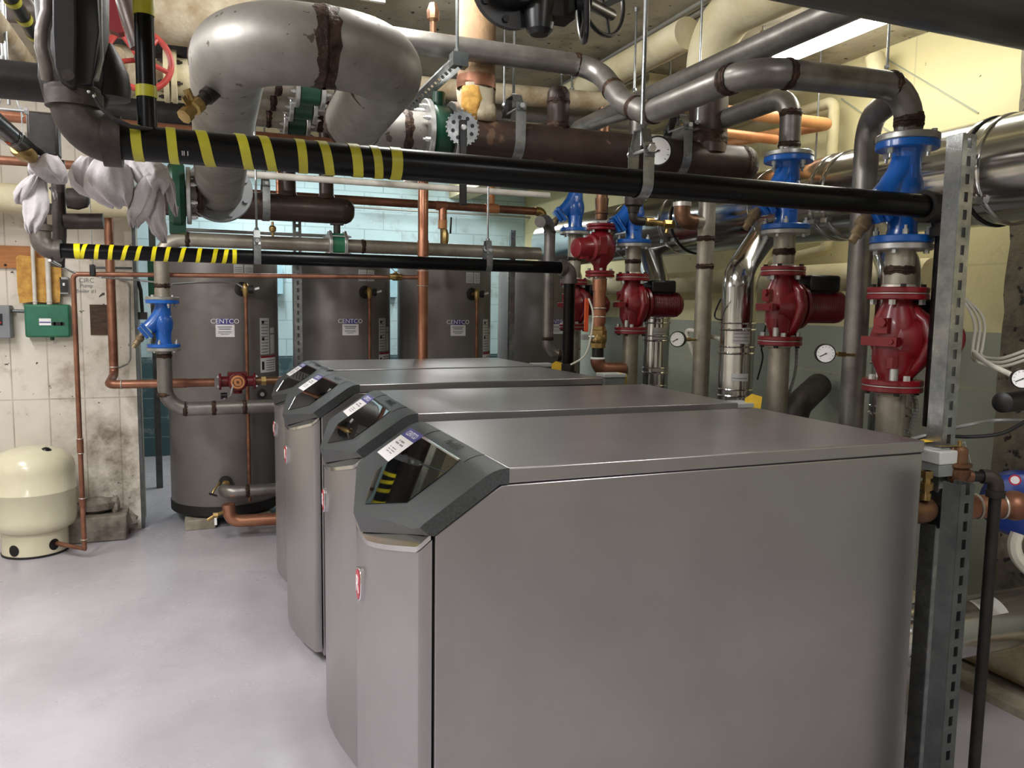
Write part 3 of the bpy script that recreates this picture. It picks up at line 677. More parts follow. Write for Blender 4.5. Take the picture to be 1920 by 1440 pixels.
for k, vc, pc, vs_, ps_ in ((1, 363, 637, (0.99, 0.99, 1.11), 1.06), (2, 364, 574, 1.0, 1.0), (3, 407, 570, 1.0, 1.03), (4, 391, 571, 1.0, 1.0)):
    x, y = cols[k]
    placed(valve, vused, (x, y, cz(k, vc)), (-0.3, -0.3, -2.4, -0.3)[k-1] if k != 3 else -0.2, vl[k], scale=vs_, group='blue balancing valves over the pumps')
    placed(pump, pused, (x, y, cz(k, pc)), (0.15, -0.12, -0.1, 0.3)[k-1], pl_[k], scale=ps_, group='red circulator pumps')
    zt = cz(k, pc)+0.165*ps_; zb = cz(k, vc)-0.165*(vs_[2] if isinstance(vs_, tuple) else vs_)
    pipe('steel_pipe', [(x, y, zt), (x, y, zb)], SP*(1.05 if k == 1 else 1), 'stainless_warm', 'short welded steel pipe between %s and its red pump' % ('the nearest blue valve', 'the second blue valve', 'the third blue valve', 'the farthest blue valve')[k-1], 'pipe', welds=[(0, 0.45)])
    pipe('steel_pipe', [(x, y, cz(k, pc)-0.165*ps_), (x, y, 0.0)], SP*(1.05 if k == 1 else 1), 'stainless_warm', 'welded steel pipe dropping below %s' % ('the nearest red pump', 'the red pump with the black box, second from right', 'the third red pump from the right', 'the farthest red pump')[k-1], 'pipe', welds=[(0, 0.28), (0, 0.33), (0, 0.6)])
# the fifth valve on the far left loop
JY = 5.2
vx, vy = P(306, 607, y=JY).xy
placed(valve, vused, (vx, vy, P(306, 607, y=JY).z), 0.1, 'bright blue flanged valve in front of the leftmost brown tank', scale=0.95)

# ---------------------------------------------------------------- hangers and rods
def hanger(name, p, r, label, ax='x', wd=0.032, top=CEIL, group=None, rodr=0.006):
    p = Vector(p); t = thing(name, label, 'pipe hanger', p, group)
    A = XA if ax == 'x' else YA; S = YA if ax == 'x' else XA; r1 = r+0.0025
    # lower strap: U under the pipe, ends at the cross bolt
    pts = [(-r1, r1+0.055), (-r1, 0.3*r1)]+[(-r1*math.cos(a), -r1*math.sin(a)) for a in [PI*k/14 for k in range(15)]]+[(r1, 0.3*r1), (r1, r1+0.055)]
    b = MB(); n = len(pts); vs = []
    for (s0, z0) in pts:
        for da in (-wd/2, wd/2): vs.append(p+S*s0+ZA*z0+A*da)
    inner = [(s0*(1+0.003/max(abs(r1), 1e-3)) , z0*(1+0.003/r1)) for s0, z0 in pts]
    for (s0, z0) in inner:
        for da in (-wd/2, wd/2): vs.append(p+S*s0+ZA*z0+A*da)
    fs = []
    m_ = 2*n
    for k in range(n-1):
        q = 2*k; fs += [(q, q+1, q+3, q+2), (m_+q, m_+q+2, m_+q+3, m_+q+1), (q, q+2, m_+q+2, m_+q), (q+1, m_+q+1, m_+q+3, q+3)]
    b.add(vs, fs); b.build('strap', 'galv', t)
    b = MB(); zt = r1+0.045; h = 0.055
    for s_ in (-1, 1): b.bar(p+S*(s_*(r1+0.006))+ZA*(zt-0.02), p+S*(s_*r1*0.45)+ZA*(zt+h), wd*0.9, 0.004, up=S)
    b.bar(p-S*(r1*0.5)+ZA*(zt+h), p+S*(r1*0.5)+ZA*(zt+h), 0.004, wd*0.9, up=A); b.build('yoke', 'galv', t)
    b = MB(); b.cyl(p-S*(r1+0.018)+ZA*zt, p+S*(r1+0.018)+ZA*zt, 0.005); b.cyl(p-S*(r1+0.02)+ZA*zt, p-S*(r1+0.01)+ZA*zt, 0.011, n=6); b.cyl(p+S*(r1+0.01)+ZA*zt, p+S*(r1+0.02)+ZA*zt, 0.011, n=6); b.build('cross_bolt', 'zinc', t)
    b = MB(); b.cyl(p+ZA*(zt+h-0.04), Vector((p.x, p.y, top)), rodr, n=10); b.cyl(p+ZA*(zt+h+0.003), p+ZA*(zt+h+0.014), 0.012, n=6); b.build('rod', 'galv', t)
    return t
def rod(u, v0, v1, y, label, r=0.006, top=CEIL, m='galv'):
    p = P(u, v1, y=y); b = MB(); b.cyl(p, (p.x, p.y, top), r, n=10); b.cyl(p+ZA*0.004, p+ZA*0.015, 0.012, n=6); b.lathe((p.x, p.y, top-0.02), ZA, [(0, 0.012), (0.02, 0.014)], n=12)
    return tag(b.build('threaded_rod', m), label, 'threaded rod', 'threaded rods hanging from the ceiling')

# ================================================================ black gas lines
GY, GR = 1.88, 0.0365
a0, a1 = P(214, 270, y=GY), P(1738, 384, y=GY); a1.z = a0.z = (a0.z+a1.z)/2
b = MB(); b.cyl(a0, a1, GR, n=28)
g1 = tag(b.build('gas_pipe', 'black_pipe'), 'long black gas pipe crossing the view, yellow striped at its left end', 'pipe')
def tape_bands(name, par, cx_, p_list, r, m, wd):
    """slanted bands of tape: (centre on the front top, slant along the pipe, width)"""
    for (xt, sl, w_) in p_list:
        b = MB(); n = 28; vs = []
        for i in range(n+1):
            a = 2*PI*i/n
            # angle 0 = top; front (-y) at 90 degrees
            x = xt+sl*(a/PI) if a <= PI else xt+sl*(2-a/PI)
            for dx in (0, w_):
                for rr in (r+0.0004, r+0.0016): vs.append((x+dx, cx_[0]-math.sin(a)*rr, cx_[1]+math.cos(a)*rr))
        fs = []
        for i in range(n):
            q = 4*i; fs += [(q+1, q+3, q+7, q+5), (q, q+4, q+6, q+2), (q, q+1, q+5, q+4), (q+2, q+6, q+7, q+3)]
        b.add(vs, fs); b.build(name, m, par)
gx = lambda u: P(u, 250+(u-214)*0.075, y=GY).x
bands = []
for ut, ub, w_ in ((243, 251, 20), (310, 318, 18), (362, 385, 21), (437, 458, 19), (480, 503, 18), (550, 560, 17), (590, 610, 18), (648, 662, 19), (688, 702, 16), (728, 730, 20)):
    xt = gx(ut); bands.append((xt, gx(ub)-xt, gx(ut+w_)-xt))
tape_bands('tape_band', g1, (GY, a0.z), bands, GR, 'yellow_tape_shaded', 0.02)
text('pipe_print', 'II I', 0.014, 'paper_grey', g1, frame(P(347, 288, y=GY-GR-0.0015), XA, ZA), 0.0002)
# elbow up at the left end, elbow and drop at the right end
er = 0.047; q = P(140, 200, y=GY)
b = MB(); b.tube([(q.x, GY, a0.z+0.085), (q.x, GY, a0.z), (a0.x+0.01, GY, a0.z)], er, bend=0.075, n=28, seg=12); b.lathe((a0.x-0.02, GY, a0.z), XA, [(0, er), (0, er+0.006), (0.035, er+0.006), (0.035, er-0.004)], n=28); b.lathe((q.x, GY, a0.z+0.06), ZA, [(0, er), (0, er+0.007), (0.03, er+0.007), (0.03, er)], n=28)
tag(b.build('pipe_elbow', 'iron'), 'large cast iron elbow joining the striped gas pipe at upper left', 'pipe fitting')
b = MB(); b.tube([(a1.x-0.01, GY, a1.z), (a1.x+0.095, GY, a1.z), (a1.x+0.095, GY, a1.z-0.08)], 0.046, bend=0.06, n=24); b.lathe((a1.x-0.015, GY, a1.z), XA, [(0, 0.046), (0, 0.051), (0.03, 0.051), (0.03, 0.04)], n=28)
b.lathe((a1.x+0.095, GY, a1.z-0.09), ZA, [(0, 0.04), (0, 0.051), (0.03, 0.051), (0.03, 0.046)], n=28)
tag(b.build('pipe_elbow', 'iron_dark'), 'black iron elbow at the right end of the long gas pipe behind the post', 'pipe fitting')
b = MB(); b.cyl((a1.x+0.095, GY, a1.z-0.07), (a1.x+0.095, GY, 1.22), 0.034, n=20)
tag(b.build('gas_drop_pipe', 'black_pipe'), 'vertical black pipe dropping right behind the tall slotted post', 'pipe')
hanger('pipe_hanger', (P(1201, 335, y=GY).x, GY, a0.z), GR, 'galvanized clevis hanger gripping the long black gas pipe on a dark rod')
# vertical black pipe with two yellow bands
vx_ = P(273, 130, y=GY).x
b = MB(); b.cyl((vx_, GY, a0.z+0.02), (vx_, GY, CEIL), 0.0195, n=20); vp = tag(b.build('gas_riser_pipe', 'black_pipe'), 'vertical black pipe with two yellow bands standing on the striped gas pipe', 'pipe')
for v0, v1 in ((-8, 24), (157, 179)):
    z0, z1 = P(273, v1, y=GY-0.02).z, P(273, v0, y=GY-0.02).z
    b = MB(); b.lathe((vx_, GY, z0), ZA, [(0, 0.0196), (0, 0.021), (z1-z0, 0.021), (z1-z0, 0.0196)], n=24); b.build('tape_band', 'yellow_tape_shaded', vp)

# rear black line
KY, KR = 4.35, 0.036
k0, k1 = P(104, 471, y=KY), P(1056, 501, y=KY); k0.z = k1.z = (k0.z+k1.z)/2
b = MB(); b.cyl(k0, k1, KR, n=24); g2 = tag(b.build('gas_pipe', 'black_pipe'), 'thinner black gas pipe across the tanks, yellow striped at its left end', 'pipe')
kx = lambda u: P(u, 470+(u-104)*0.03, y=KY).x
bands = [(kx(139), kx(141)-kx(139), kx(151)-kx(139))]
for ut, ub in ((160, 147), (182, 175), (208, 201), (237, 224), (262, 250), (289, 281), (315, 305), (344, 332), (373, 365), (403, 394), (423, 414), (436, 435)):
    bands.append((kx(ut), kx(ub)-kx(ut), kx(ut+8)-kx(ut)))
tape_bands('tape_band', g2, (KY, k0.z), bands, KR, 'yellow_bright', 0.02)
b = MB(); b.tube([(k0.x-0.06, KY, k0.z+0.11), (k0.x-0.06, KY, k0.z), (k0.x+0.015, KY, k0.z)], 0.046, bend=0.06, n=22); b.lathe((k0.x-0.005, KY, k0.z), XA, [(0, 0.046), (0, 0.052), (0.03, 0.052), (0.03, 0.04)]); b.lathe((k0.x-0.06, KY, k0.z+0.09), ZA, [(0, 0.046), (0, 0.053), (0.03, 0.053), (0.03, 0.045)])
tag(b.build('pipe_elbow', 'iron_grey'), 'grey iron elbow at the left end of the thinner striped gas pipe', 'pipe fitting')
b = MB(); b.tube([(k1.x-0.01, KY, k1.z), (k1.x+0.045, KY, k1.z), (k1.x+0.045, KY, k1.z-0.08)], 0.043, bend=0.05, n=22); b.lathe((k1.x-0.02, KY, k1.z), XA, [(0, 0.043), (0, 0.049), (0.03, 0.049), (0.03, 0.04)]); b.lathe((k1.x+0.045, KY, k1.z-0.095), ZA, [(0, 0.04), (0, 0.049), (0.03, 0.049), (0.03, 0.043)])
tag(b.build('pipe_elbow', 'iron_grey'), 'grey iron elbow turning the thinner gas pipe down beside the far pump', 'pipe fitting')
zb_ = zof(1060, 690, k1.x+0.045, KY)
b = MB(); b.cyl((k1.x+0.045, KY, zb_), (k1.x+0.045, KY, k1.z-0.07), 0.035, n=20); tag(b.build('gas_drop_pipe', 'black_pipe'), 'short vertical black gas pipe in front of the farthest red pump', 'pipe')
b = MB(); b.lathe((k1.x+0.045, KY, zb_-0.05), ZA, [(0, 0.052), (0.03, 0.055), (0.035, 0.042), (0.075, 0.042), (0.08, 0.036)], n=8); tag(b.build('pipe_union', 'iron'), 'hexagonal iron union under the short black gas drop', 'pipe fitting')
hanger('pipe_hanger', (kx(482), KY, k0.z), KR, 'galvanized hanger at the end of the stripes on the thinner gas pipe', wd=0.036)
hanger('pipe_hanger', (kx(914), KY, k0.z), KR, 'galvanized hanger on the thinner gas pipe before the third tank', wd=0.036)

# ================================================================ headers
HY, HR = 3.22, 0.084
HZ = 2.295
hx0, hx1 = P(862, 270, y=HY).x, P(1388, 305, y=HY).x
hd = thing('header_pipe', 'thick rusty brown header pipe above the long black gas pipe', 'pipe', (hx1, HY, HZ))
b = MB(); b.cyl((hx0, HY, HZ), (hx1, HY, HZ), HR, n=36); b.lathe((hx1, HY, HZ), XA, [(0, HR), (0.03, HR*0.99), (0.055, HR*0.86), (0.075, HR*0.6), (0.085, 0.01)], n=36); b.weld((hx1, HY, HZ), XA, HR, w_=0.01)
b.build('header', ['brown_header', 'weld'], hd)
sx_ = P(1046, 240, y=HY).x
b = MB(); b.cyl((sx_, HY, HZ+0.05), (sx_, HY, HZ+0.20), 0.049, n=24); b.lathe((sx_, HY, HZ+0.20), ZA, [(0, 0.05), (0.03, 0.048), (0.05, 0.035), (0.058, 0.01)], n=24); b.weld((sx_, HY, HZ+0.19), ZA, 0.049, w_=0.008); b.weld((sx_, HY, HZ+0.084), ZA, 0.049, w_=0.008); b.build('capped_stub', ['brown_header', 'weld'], hd)
rx_ = P(1326, 250, y=HY).x
b = MB(); b.cyl((rx_, HY, HZ+0.03), (rx_, HY, HZ+0.50), 0.092, n=32); b.weld((rx_, HY, HZ+0.1), ZA, 0.094, w_=0.012); b.build('riser', ['brown_header', 'weld'], hd)
hanger('pipe_hanger', (P(962, 250, y=HY).x, HY, HZ), HR, 'wide galvanized hanger on the brown header beside the torn canvas pipe', wd=0.045)
hanger('pipe_hanger', (P(1270, 270, y=HY).x, HY, HZ), HR, 'wide galvanized hanger on the brown header behind the round thermometer', wd=0.045, top=HZ+0.3)
# grey steel stretch of the header, flange and green butterfly valve
g0 = P(700, 260, y=HY).x; g1x = P(795, 260, y=HY).x
pipe('steel_pipe', [(g0, HY, HZ), (g1x, HY, HZ)], HR, 'grey_steel', 'short grey steel header stretch joining the big elbow to the green valve', 'pipe', welds=[(0, 0.62)], n=32)
bvx = P(822, 250, y=HY).x
bv = thing('butterfly_valve', 'green butterfly valve with black chain lever on the brown header', 'valve', (bvx, HY, HZ))
for x0, s_ in ((bvx-0.045, -1), (bvx+0.045, 1)):
    b = MB(); flange_mesh(b, (x0, HY, HZ), (s_, 0, 0), 0.138, 0.022, 0.07, bolts=8, bh=0.016); b.build('flange', ['flange', 'zinc'], bv)
b = MB(); b.lathe((bvx-0.045, HY, HZ), XA, [(0, 0.07), (0, 0.10), (0.02, 0.118), (0.07, 0.118), (0.09, 0.10), (0.09, 0.07)], n=36, mi=0)
b.cyl((bvx, HY, HZ+0.05), (bvx, HY, HZ+0.17), 0.028); b.build('body', 'green_dark', bv)
b = MB(); c_ = Vector((bvx+0.045, HY-0.18, HZ-0.005))
b.cyl(c_+YA*0.1, c_, 0.022); b.cyl(c_, c_-YA*0.008, 0.064, n=48, mi=0); n_ = 24
for k in range(n_):
    a = 2*PI*k/n_; b.box(c_+Vector((0.066*math.cos(a), -0.004, 0.066*math.sin(a))), (0.007, 0.008, 0.007), Matrix.Rotation(-a, 3, 'Y'))
for k in range(8):
    a = 2*PI*k/8+0.3; q = c_+Vector((0.042*math.cos(a), -0.0085, 0.042*math.sin(a))); b.cyl(q, q-YA*0.001, 0.008, n=10, mi=1)
b.build('index_plate', ['galv', 'black'], bv)
b = MB(); b.bar(c_-YA*0.015+ZA*0.03, c_-YA*0.02-ZA*0.30, 0.012, 0.03); b.cyl(c_-YA*0.02, c_-YA*0.03, 0.012, mi=1); b.build('lever', ['black', 'zinc'], bv, bevel=0.004)

# lower dark header in front of the tanks
IY, IR = 5.2, 0.084
ia, ib = P(296, 392, y=IY), P(640, 394, y=IY); IZ = (P(560, 391, y=IY)).z
h2 = thing('header_pipe', 'dark brown capped header hanging above the leftmost two tanks', 'pipe', (ib.x, IY, IZ))
b = MB(); b.cyl((ia.x, IY, IZ), (ib.x, IY, IZ), IR, n=32); b.lathe((ib.x, IY, IZ), XA, [(0, IR), (0.03, IR*0.98), (0.06, IR*0.8), (0.078, IR*0.5), (0.083, 0.01)], n=32); b.build('header', 'brown_header', h2)
for u_ in (541, 612):
    x = P(u_, 350, y=IY).x; b = MB(); b.cyl((x, IY, IZ+0.04), (x, IY, IZ+0.62), 0.046, n=24); b.lathe((x, IY, IZ+0.07), ZA, [(0, 0.058), (0.03, 0.046)], n=24); b.build('riser', 'brown_header', h2)
hanger('pipe_hanger', (P(498, 390, y=IY).x, IY, IZ), IR, 'galvanized strap hanger on the dark capped header above the tanks', wd=0.045)
# brass drain below it
p = P(511, 420, y=IY); b = MB(); b.cyl((p.x, IY, IZ-0.09), (p.x, IY, IZ-0.2), 0.008); b.lathe((p.x, IY, IZ-0.155), ZA, [(0, 0.012), (0.005, 0.02), (0.015, 0.022), (0.03, 0.022), (0.04, 0.014)], n=12); tag(b.build('drain_cock', 'brass'), 'small brass drain cock under the dark capped header', 'valve')

# ================================================================ big grey U of steel pipe
UR = 0.109; UZ = 2.31
lx = 0.085; rx2 = 0.545; uy = 2.32
up_ = thing('steel_pipe_bend', 'huge grey welded steel pipe bending in a U at the top left', 'pipe', (0.4, uy, UZ))
b = MB(); b.tube([(lx, 4.15, 2.13), (lx, 3.2, UZ-0.06), (lx, uy, UZ), (rx2, uy, UZ), (rx2+0.01, 3.12, UZ-0.02)], UR, n=44, bend=0.2, seg=12)
b.weld((0.33, uy, UZ), XA, UR, w_=0.016); b.weld((0.33, uy, UZ), XA, UR, w_=0.010)
for yy in (2.56, 2.98, 3.5, 3.78): b.weld((lx, yy, UZ-(0.0 if yy < 2.6 else 0.03+0.1*(yy-2.98))), (0, 1, -0.1 if yy > 2.7 else 0), UR, w_=0.005)
b.weld((rx2, 2.56, UZ), YA, UR, w_=0.008); b.weld((rx2+0.01, 3.11, UZ-0.02), YA, UR, w_=0.008)
b.build('pipe_run', ['grey_steel', 'weld'], up_)
b = MB(); flange_mesh(b, (lx, 4.12, 2.133), (0, 1, -0.17), 0.155, 0.028, 0.1, bolts=0); b.bolts((lx, 4.12, 2.133), (0, -1, 0.17), 0.13, 8, 0.014, 0.016, mi=0); b.build('flange', 'grey_box', up_)
b = MB(); lab = P(438, 362, y=3.7); b.build('tag_plate', 'paper_grey', up_) if False else None
p = P(398, 172, y=2.5); q = P(330, 232, y=2.42); b = MB(); d = (q-p).normalized(); b.cyl(p+d*-0.02, p+d*0.03, 0.024, n=18, mi=1); b.cyl(p+d*0.03, p+d*0.075, 0.018, n=16, mi=1); b.lathe(p+d*0.06, d, [(0, 0.018), (0.005, 0.024), (0.03, 0.024), (0.035, 0.017), (0.055, 0.018), (0.056, 0.022), (0.075, 0.022)], n=8); b.cyl(p+d*0.085, p+d*0.085+Vector((-0.02, -0.01, 0.045)), 0.011, n=10); b.bar(p+d*0.1, p+d*0.1+Vector((-0.02, -0.02, 0.03)), 0.004, 0.016)
tag(b.build('drain_valve', ['brass', 'iron']), 'brass drain valve slanting off the left leg of the huge grey pipe', 'valve')

# ================================================================ steel loop of the tanks
JR = 0.0435
j0 = P(307, 455, y=JY); jz = P(600, 459, y=JY).z; jx1 = P(1012, 470, y=JY).x
vx = P(306, 607, y=JY).x; vz = P(306, 607, y=JY).z
fl = 0.165*0.95
pipe('steel_pipe', [(vx, JY, vz+fl), (vx, JY, jz), (jx1, JY, jz)], JR, 'stainless_warm', 'long steel pipe across the tanks behind the thinner black gas pipe', 'pipe', bend=0.13, mats=['stainless_warm', 'weld'], welds=[(1, 0.06), (1, 0.42), (1, 0.49), (0, 0.2)], n=24)
pz = P(400, 765, y=JY).z
pipe('steel_pipe', [(vx, JY, vz-fl), (vx, JY, pz), (P(560, 758, y=JY).x, JY, pz)], JR, 'stainless', 'steel pipe elbowing from the left blue valve to behind the farthest boiler', 'pipe', bend=0.13, welds=[(0, 0.1), (0, 0.75), (1, 0.14), (1, 0.35), (1, 0.58)], n=24)
jv = thing('butterfly_valve', 'small green butterfly valve between silver flanges on the long steel pipe', 'valve', (P(632, 455, y=JY).x, JY, jz)); jx = jv.location.x
for s_ in (-1, 1):
    b = MB(); flange_mesh(b, (jx+s_*0.038, JY, jz), (s_, 0, 0), 0.095, 0.02, 0.04, bolts=4, bh=0.014, stud=0.01); b.build('flange', ['flange', 'zinc'], jv)
b = MB(); b.lathe((jx-0.038, JY, jz), XA, [(0, 0.04), (0, 0.078), (0.076, 0.078), (0.076, 0.04)], n=30); b.build('body', 'green', jv)
b = MB(); b.cyl((jx, JY, jz+0.07), (jx, JY, jz+0.13), 0.022, n=14); b.box((jx, JY, jz+0.14), (0.08, 0.05, 0.02)); b.build('neck', 'iron', jv)
for s_ in (-1, 1):
    b = MB(); b.cyl((jx-0.07, JY-0.07, jz+s_*0.055), (jx+0.07, JY-0.07, jz+s_*0.055), 0.005); b.build('tie_bolt', 'zinc', jv)

# ================================================================ welded pipes overhead
# from the nearest valve up, across to the left, away, then two mitres up and along behind the huge bend
x1, y1 = cols[1]
f0 = P(650, 52, y=3.1); f1 = P(1118, 126, y=3.1); f2 = P(1168, 192, y=2.85); f3 = P(1215, 213, y=2.68)
f0.z = f1.z
pipe('steel_pipe', [(x1, y1, cz(1, 264)), (x1, y1, 2.335), (1.56, y1, 2.315), f3, f2, f1, f0], 0.0445, 'stainless', 'long welded steel pipe from the nearest blue valve to behind the huge bend', 'pipe', bend=0.115,
     welds=[(0, 0.3), (0, 0.36), (0, 0.42), (1, 0.14), (1, 0.80), (2, 0.16), (2, 0.19), (2, 0.93), (3, 0.5), (4, 0.35), (5, 0.09)], n=28)
pipe('steel_pipe', [(2.34, 2.335, 0.0), (2.34, 2.335, 2.31), (2.20, 2.06, 2.33)], 0.0445, 'stainless', 'tall vertical steel pipe with a round gauge, left of the nearest red pump', 'pipe', bend=0.1, welds=[(0, 0.86), (0, 0.22)], n=26)
gdir = (P(1090, 240, y=3.9)-P(1505, 52, y=2.1)); ga = P(1505, 52, y=2.1); gb = P(1085, 242, y=3.85)
ga2 = ga-(gb-ga).normalized()*0.9
pipe('steel_pipe', [gb, ga2], 0.0445, 'stainless', 'upper bright edged steel pipe running away overhead beside the welded pipe', 'pipe', n=26)
tx = P(812, 50, y=3.1).x; b = MB(); b.cyl((tx, 3.1, f1.z+0.03), (tx, 3.1, f1.z+0.10), 0.013); b.lathe((tx, 3.1, f1.z+0.085), ZA, [(0, 0.015), (0.01, 0.024), (0.04, 0.026), (0.06, 0.018), (0.07, 0.014)], n=8); tag(b.build('air_vent', 'bronze'), 'small bronze air vent standing on the overhead steel pipe', 'valve')
x2, y2 = cols[2]
pipe('steel_pipe', [(x2, y2, cz(2, 290)), (x2, y2, cz(2, 178)), (x2-0.02, 3.6, cz(2, 178)-0.02)], 0.0435, 'stainless', 'steel pipe rising from the second blue valve and bending away overhead', 'pipe', bend=0.1, welds=[(0, 0.15), (0, 0.68)], n=26)
pipe('steel_pipe', [P(1110, 236, y=3.4), P(1420, 148, y=2.2)], 0.016, 'stainless', 'thin steel pipe slung under the welded overhead pipe', 'pipe', n=16)
# vertical pipe with gauge between the flues
x5, y5 = 2.30, 3.28
pipe('steel_pipe', [(x5, y5, 0.0), (x5, y5, zof(1322, 372, x5, y5)+0.12)], 0.0415, 'stainless_warm', 'tall vertical steel pipe with a gauge, between the two polished flues', 'pipe', welds=[(0, 0.36), (0, 0.80), (0, 0.86)], n=24)
te = zof(1322, 418, x5, y5); q = P(1278, 415, y=y5)
b = MB(); b.cyl((x5-0.03, y5, te), (x5-0.085, y5, te), 0.033, n=20, mi=0); b.tube([(x5-0.07, y5, te), (q.x, y5, te), (q.x, y5, te+0.085)], 0.039, bend=0.05, n=20, mi=1); b.cyl((q.x, y5, te+0.08), (q.x, y5, te+0.2), 0.031, n=20, mi=2); b.lathe((q.x, y5, te+0.07), ZA, [(0, 0.044), (0.02, 0.044)], mi=3)
tag(b.build('pipe_elbow', ['stainless_warm', 'bronze', 'black', 'solder']), 'bronze elbow with black coupling left of the gauge pipe', 'pipe fitting')
x6, y6 = 2.06, 4.62
zt_ = zof(1022, 415, x6, y6); zl = zof(1022, 665, x6, y6)
pipe('steel_pipe', [(x6-0.12, y6-0.12, zt_-0.02), (x6, y6, zt_+0.02), (x6, y6, zl), (x6+0.15, y6-0.02, zl-0.01)], 0.036, 'stainless', 'pale steel pipe with elbows at both ends before the darkest tank', 'pipe', bend=0.085, welds=[(1, 0.1), (1, 0.88), (2, 0.5)], n=24)
x4, y4 = cols[4]; x3, y3 = cols[3]
pipe('steel_pipe', [(x3, y3, cz(3, 355)), (x3, y3, 2.75)], SP, 'stainless', 'steel pipe rising from the third blue valve to the ceiling', 'pipe')
pipe('steel_pipe', [(x4, y4, cz(4, 350)), (x4, y4, 2.75)], SP, 'stainless', 'steel pipe rising from the farthest blue valve to the ceiling', 'pipe')
# ================================================================ polished exhaust duct and flues
DX, DZ, DR = 2.83, 2.13, 0.2
dt = thing('exhaust_duct', 'large polished steel exhaust duct running along the yellow wall', 'duct', (DX, 3.0, DZ))
b = MB(); b.cyl((DX, 1.15, DZ), (DX, 6.28, DZ), DR, n=56, caps=True)
for yy in (1.55, 2.62, 3.4, 4.9, 5.9): b.torus((DX, yy, DZ), YA, DR, 0.003, n=56, k=6)
b.build('duct_run', 'chrome_duct', dt)
for u_, v_, shadow_ring in ((1838, 300, 1), (1872, 300, 0), (1548, 400, 0), (1572, 395, 0), (1282, 450, 1), (1262, 450, 0)):
    yy = P(u_, v_, x=DX-0.1).y
    b = MB(); b.lathe((DX, yy, DZ), YA, [(0, DR), (0.001, DR+0.006), (0.009, DR+0.008), (0.02, DR+0.006), (0.021, DR)], n=56); 
    if shadow_ring: b.torus((DX, yy-0.006, DZ), YA, DR+0.003, 0.005, n=56, k=6, mi=1)  # black ring stands in for the shadow beside the clamp
    b.box((DX-DR*0.8, yy+0.01, DZ-DR*0.62), (0.03, 0.04, 0.02), mi=0); b.build('band_clamp', ['chrome', 'black_matte'], dt)
def flue(x, y, z0, z1, label, labz, r=0.08):
    t = thing('exhaust_flue', label, 'flue', (x, y, z0))
    b = MB(); e = Vector((DX-0.08, y+0.32, DZ-0.12)); b.tube([(x, y, z0), (x, y, z1), Vector((x, y, z1))+(e-Vector((x, y, z1)))*0.98], r, n=36, bend=r*1.15, seg=3)
    b.build('stack', 'chrome_duct', t)
    zz = z0+1.08
    k = 0
    while zz < z1-0.15:
        b = MB(); b.torus((x, y, zz), ZA, r+0.002, 0.006, n=36, k=6); b.torus((x, y, zz+0.03), ZA, r+0.002, 0.004, n=36, k=6); b.build('joint_band', 'chrome', t)
        zz += (0.11, 0.2)[k % 2]; k += 1
    A = math.atan2(-y, -x)
    for z2, h in labz:
        b = MB(); cyl_patch(b, (x, y), r+0.001, A-0.25, A+0.75, z2, z2+h); s_ = b.build('paper_label', 'paper_grey', t)
        b = MB()
        for q in range(int(h/0.016)-1): cyl_patch(b, (x, y), r+0.0026, A-0.2, A+0.68, z2+0.012+q*0.016, z2+0.015+q*0.016, th=0.0005)
        b.build('fine_print', 'ink_grey', s_)
    return t
for u_, x_, y_, nm, vb in ((1680, 2.56, None, 'polished flue half hidden behind the nearest red pump', 500), (1384, 2.34, None, 'polished upright flue in the middle, its upper part slanting right to the duct', 520), (1232, 2.66, None, 'polished upright flue left of the gauge pipe, behind the third red pump', 540)):
    p = P(u_, 600, x=x_)
    zz = lambda v: zof(u_, v, p.x, p.y)
    lz = {1384: [(zz(643), zz(614)-zz(643)), (zz(712), 0.035)], 1232: [(zz(640), zz(614)-zz(640)), (zz(700), 0.035)], 1680: []}[u_]
    flue(p.x, p.y, 0.0, zz(vb), nm, lz)
# beige insulated pipe low on the yellow wall, cream pipe near the slab
q = P(1345, 527, x=3.3)
pipe('insulated_pipe', [(3.38, 2.9, q.z), (3.38, 8.4, q.z)], 0.08, 'cream_insul', 'cream insulated pipe along the wall behind the polished flues', 'pipe', mats=['cream_insul', 'cream_insul'])
pipe('insulated_pipe', [P(1290, 62, z=2.88), P(1065, 178, z=2.88)+Vector((0, 1.2, 0))], 0.075, 'cream_insul', 'thick cream insulated pipe under the slab beside the conduits', 'pipe', mats=['cream_insul', 'cream_insul'])
# conduits under the slab
for k, (du, r_) in enumerate(((0, 0.011), (0.05, 0.013), (0.09, 0.011), (0.14, 0.009))):
    a_ = P(1282, 24, z=CEIL-0.03)+Vector((0, -0.3, 0)); e_ = P(1090, 139, z=CEIL-0.03)
    pipe('conduit', [a_+Vector((du, 0, -k*0.006)), Vector((a_.x+du, 5.95, a_.z-k*0.006))], r_, 'cable_grey', 'grey electrical conduit under the slab, %s of four side by side' % ('leftmost', 'second', 'third', 'rightmost')[k], 'conduit', n=10, group='conduits under the slab', mats=['cable_grey', 'cable_grey'])

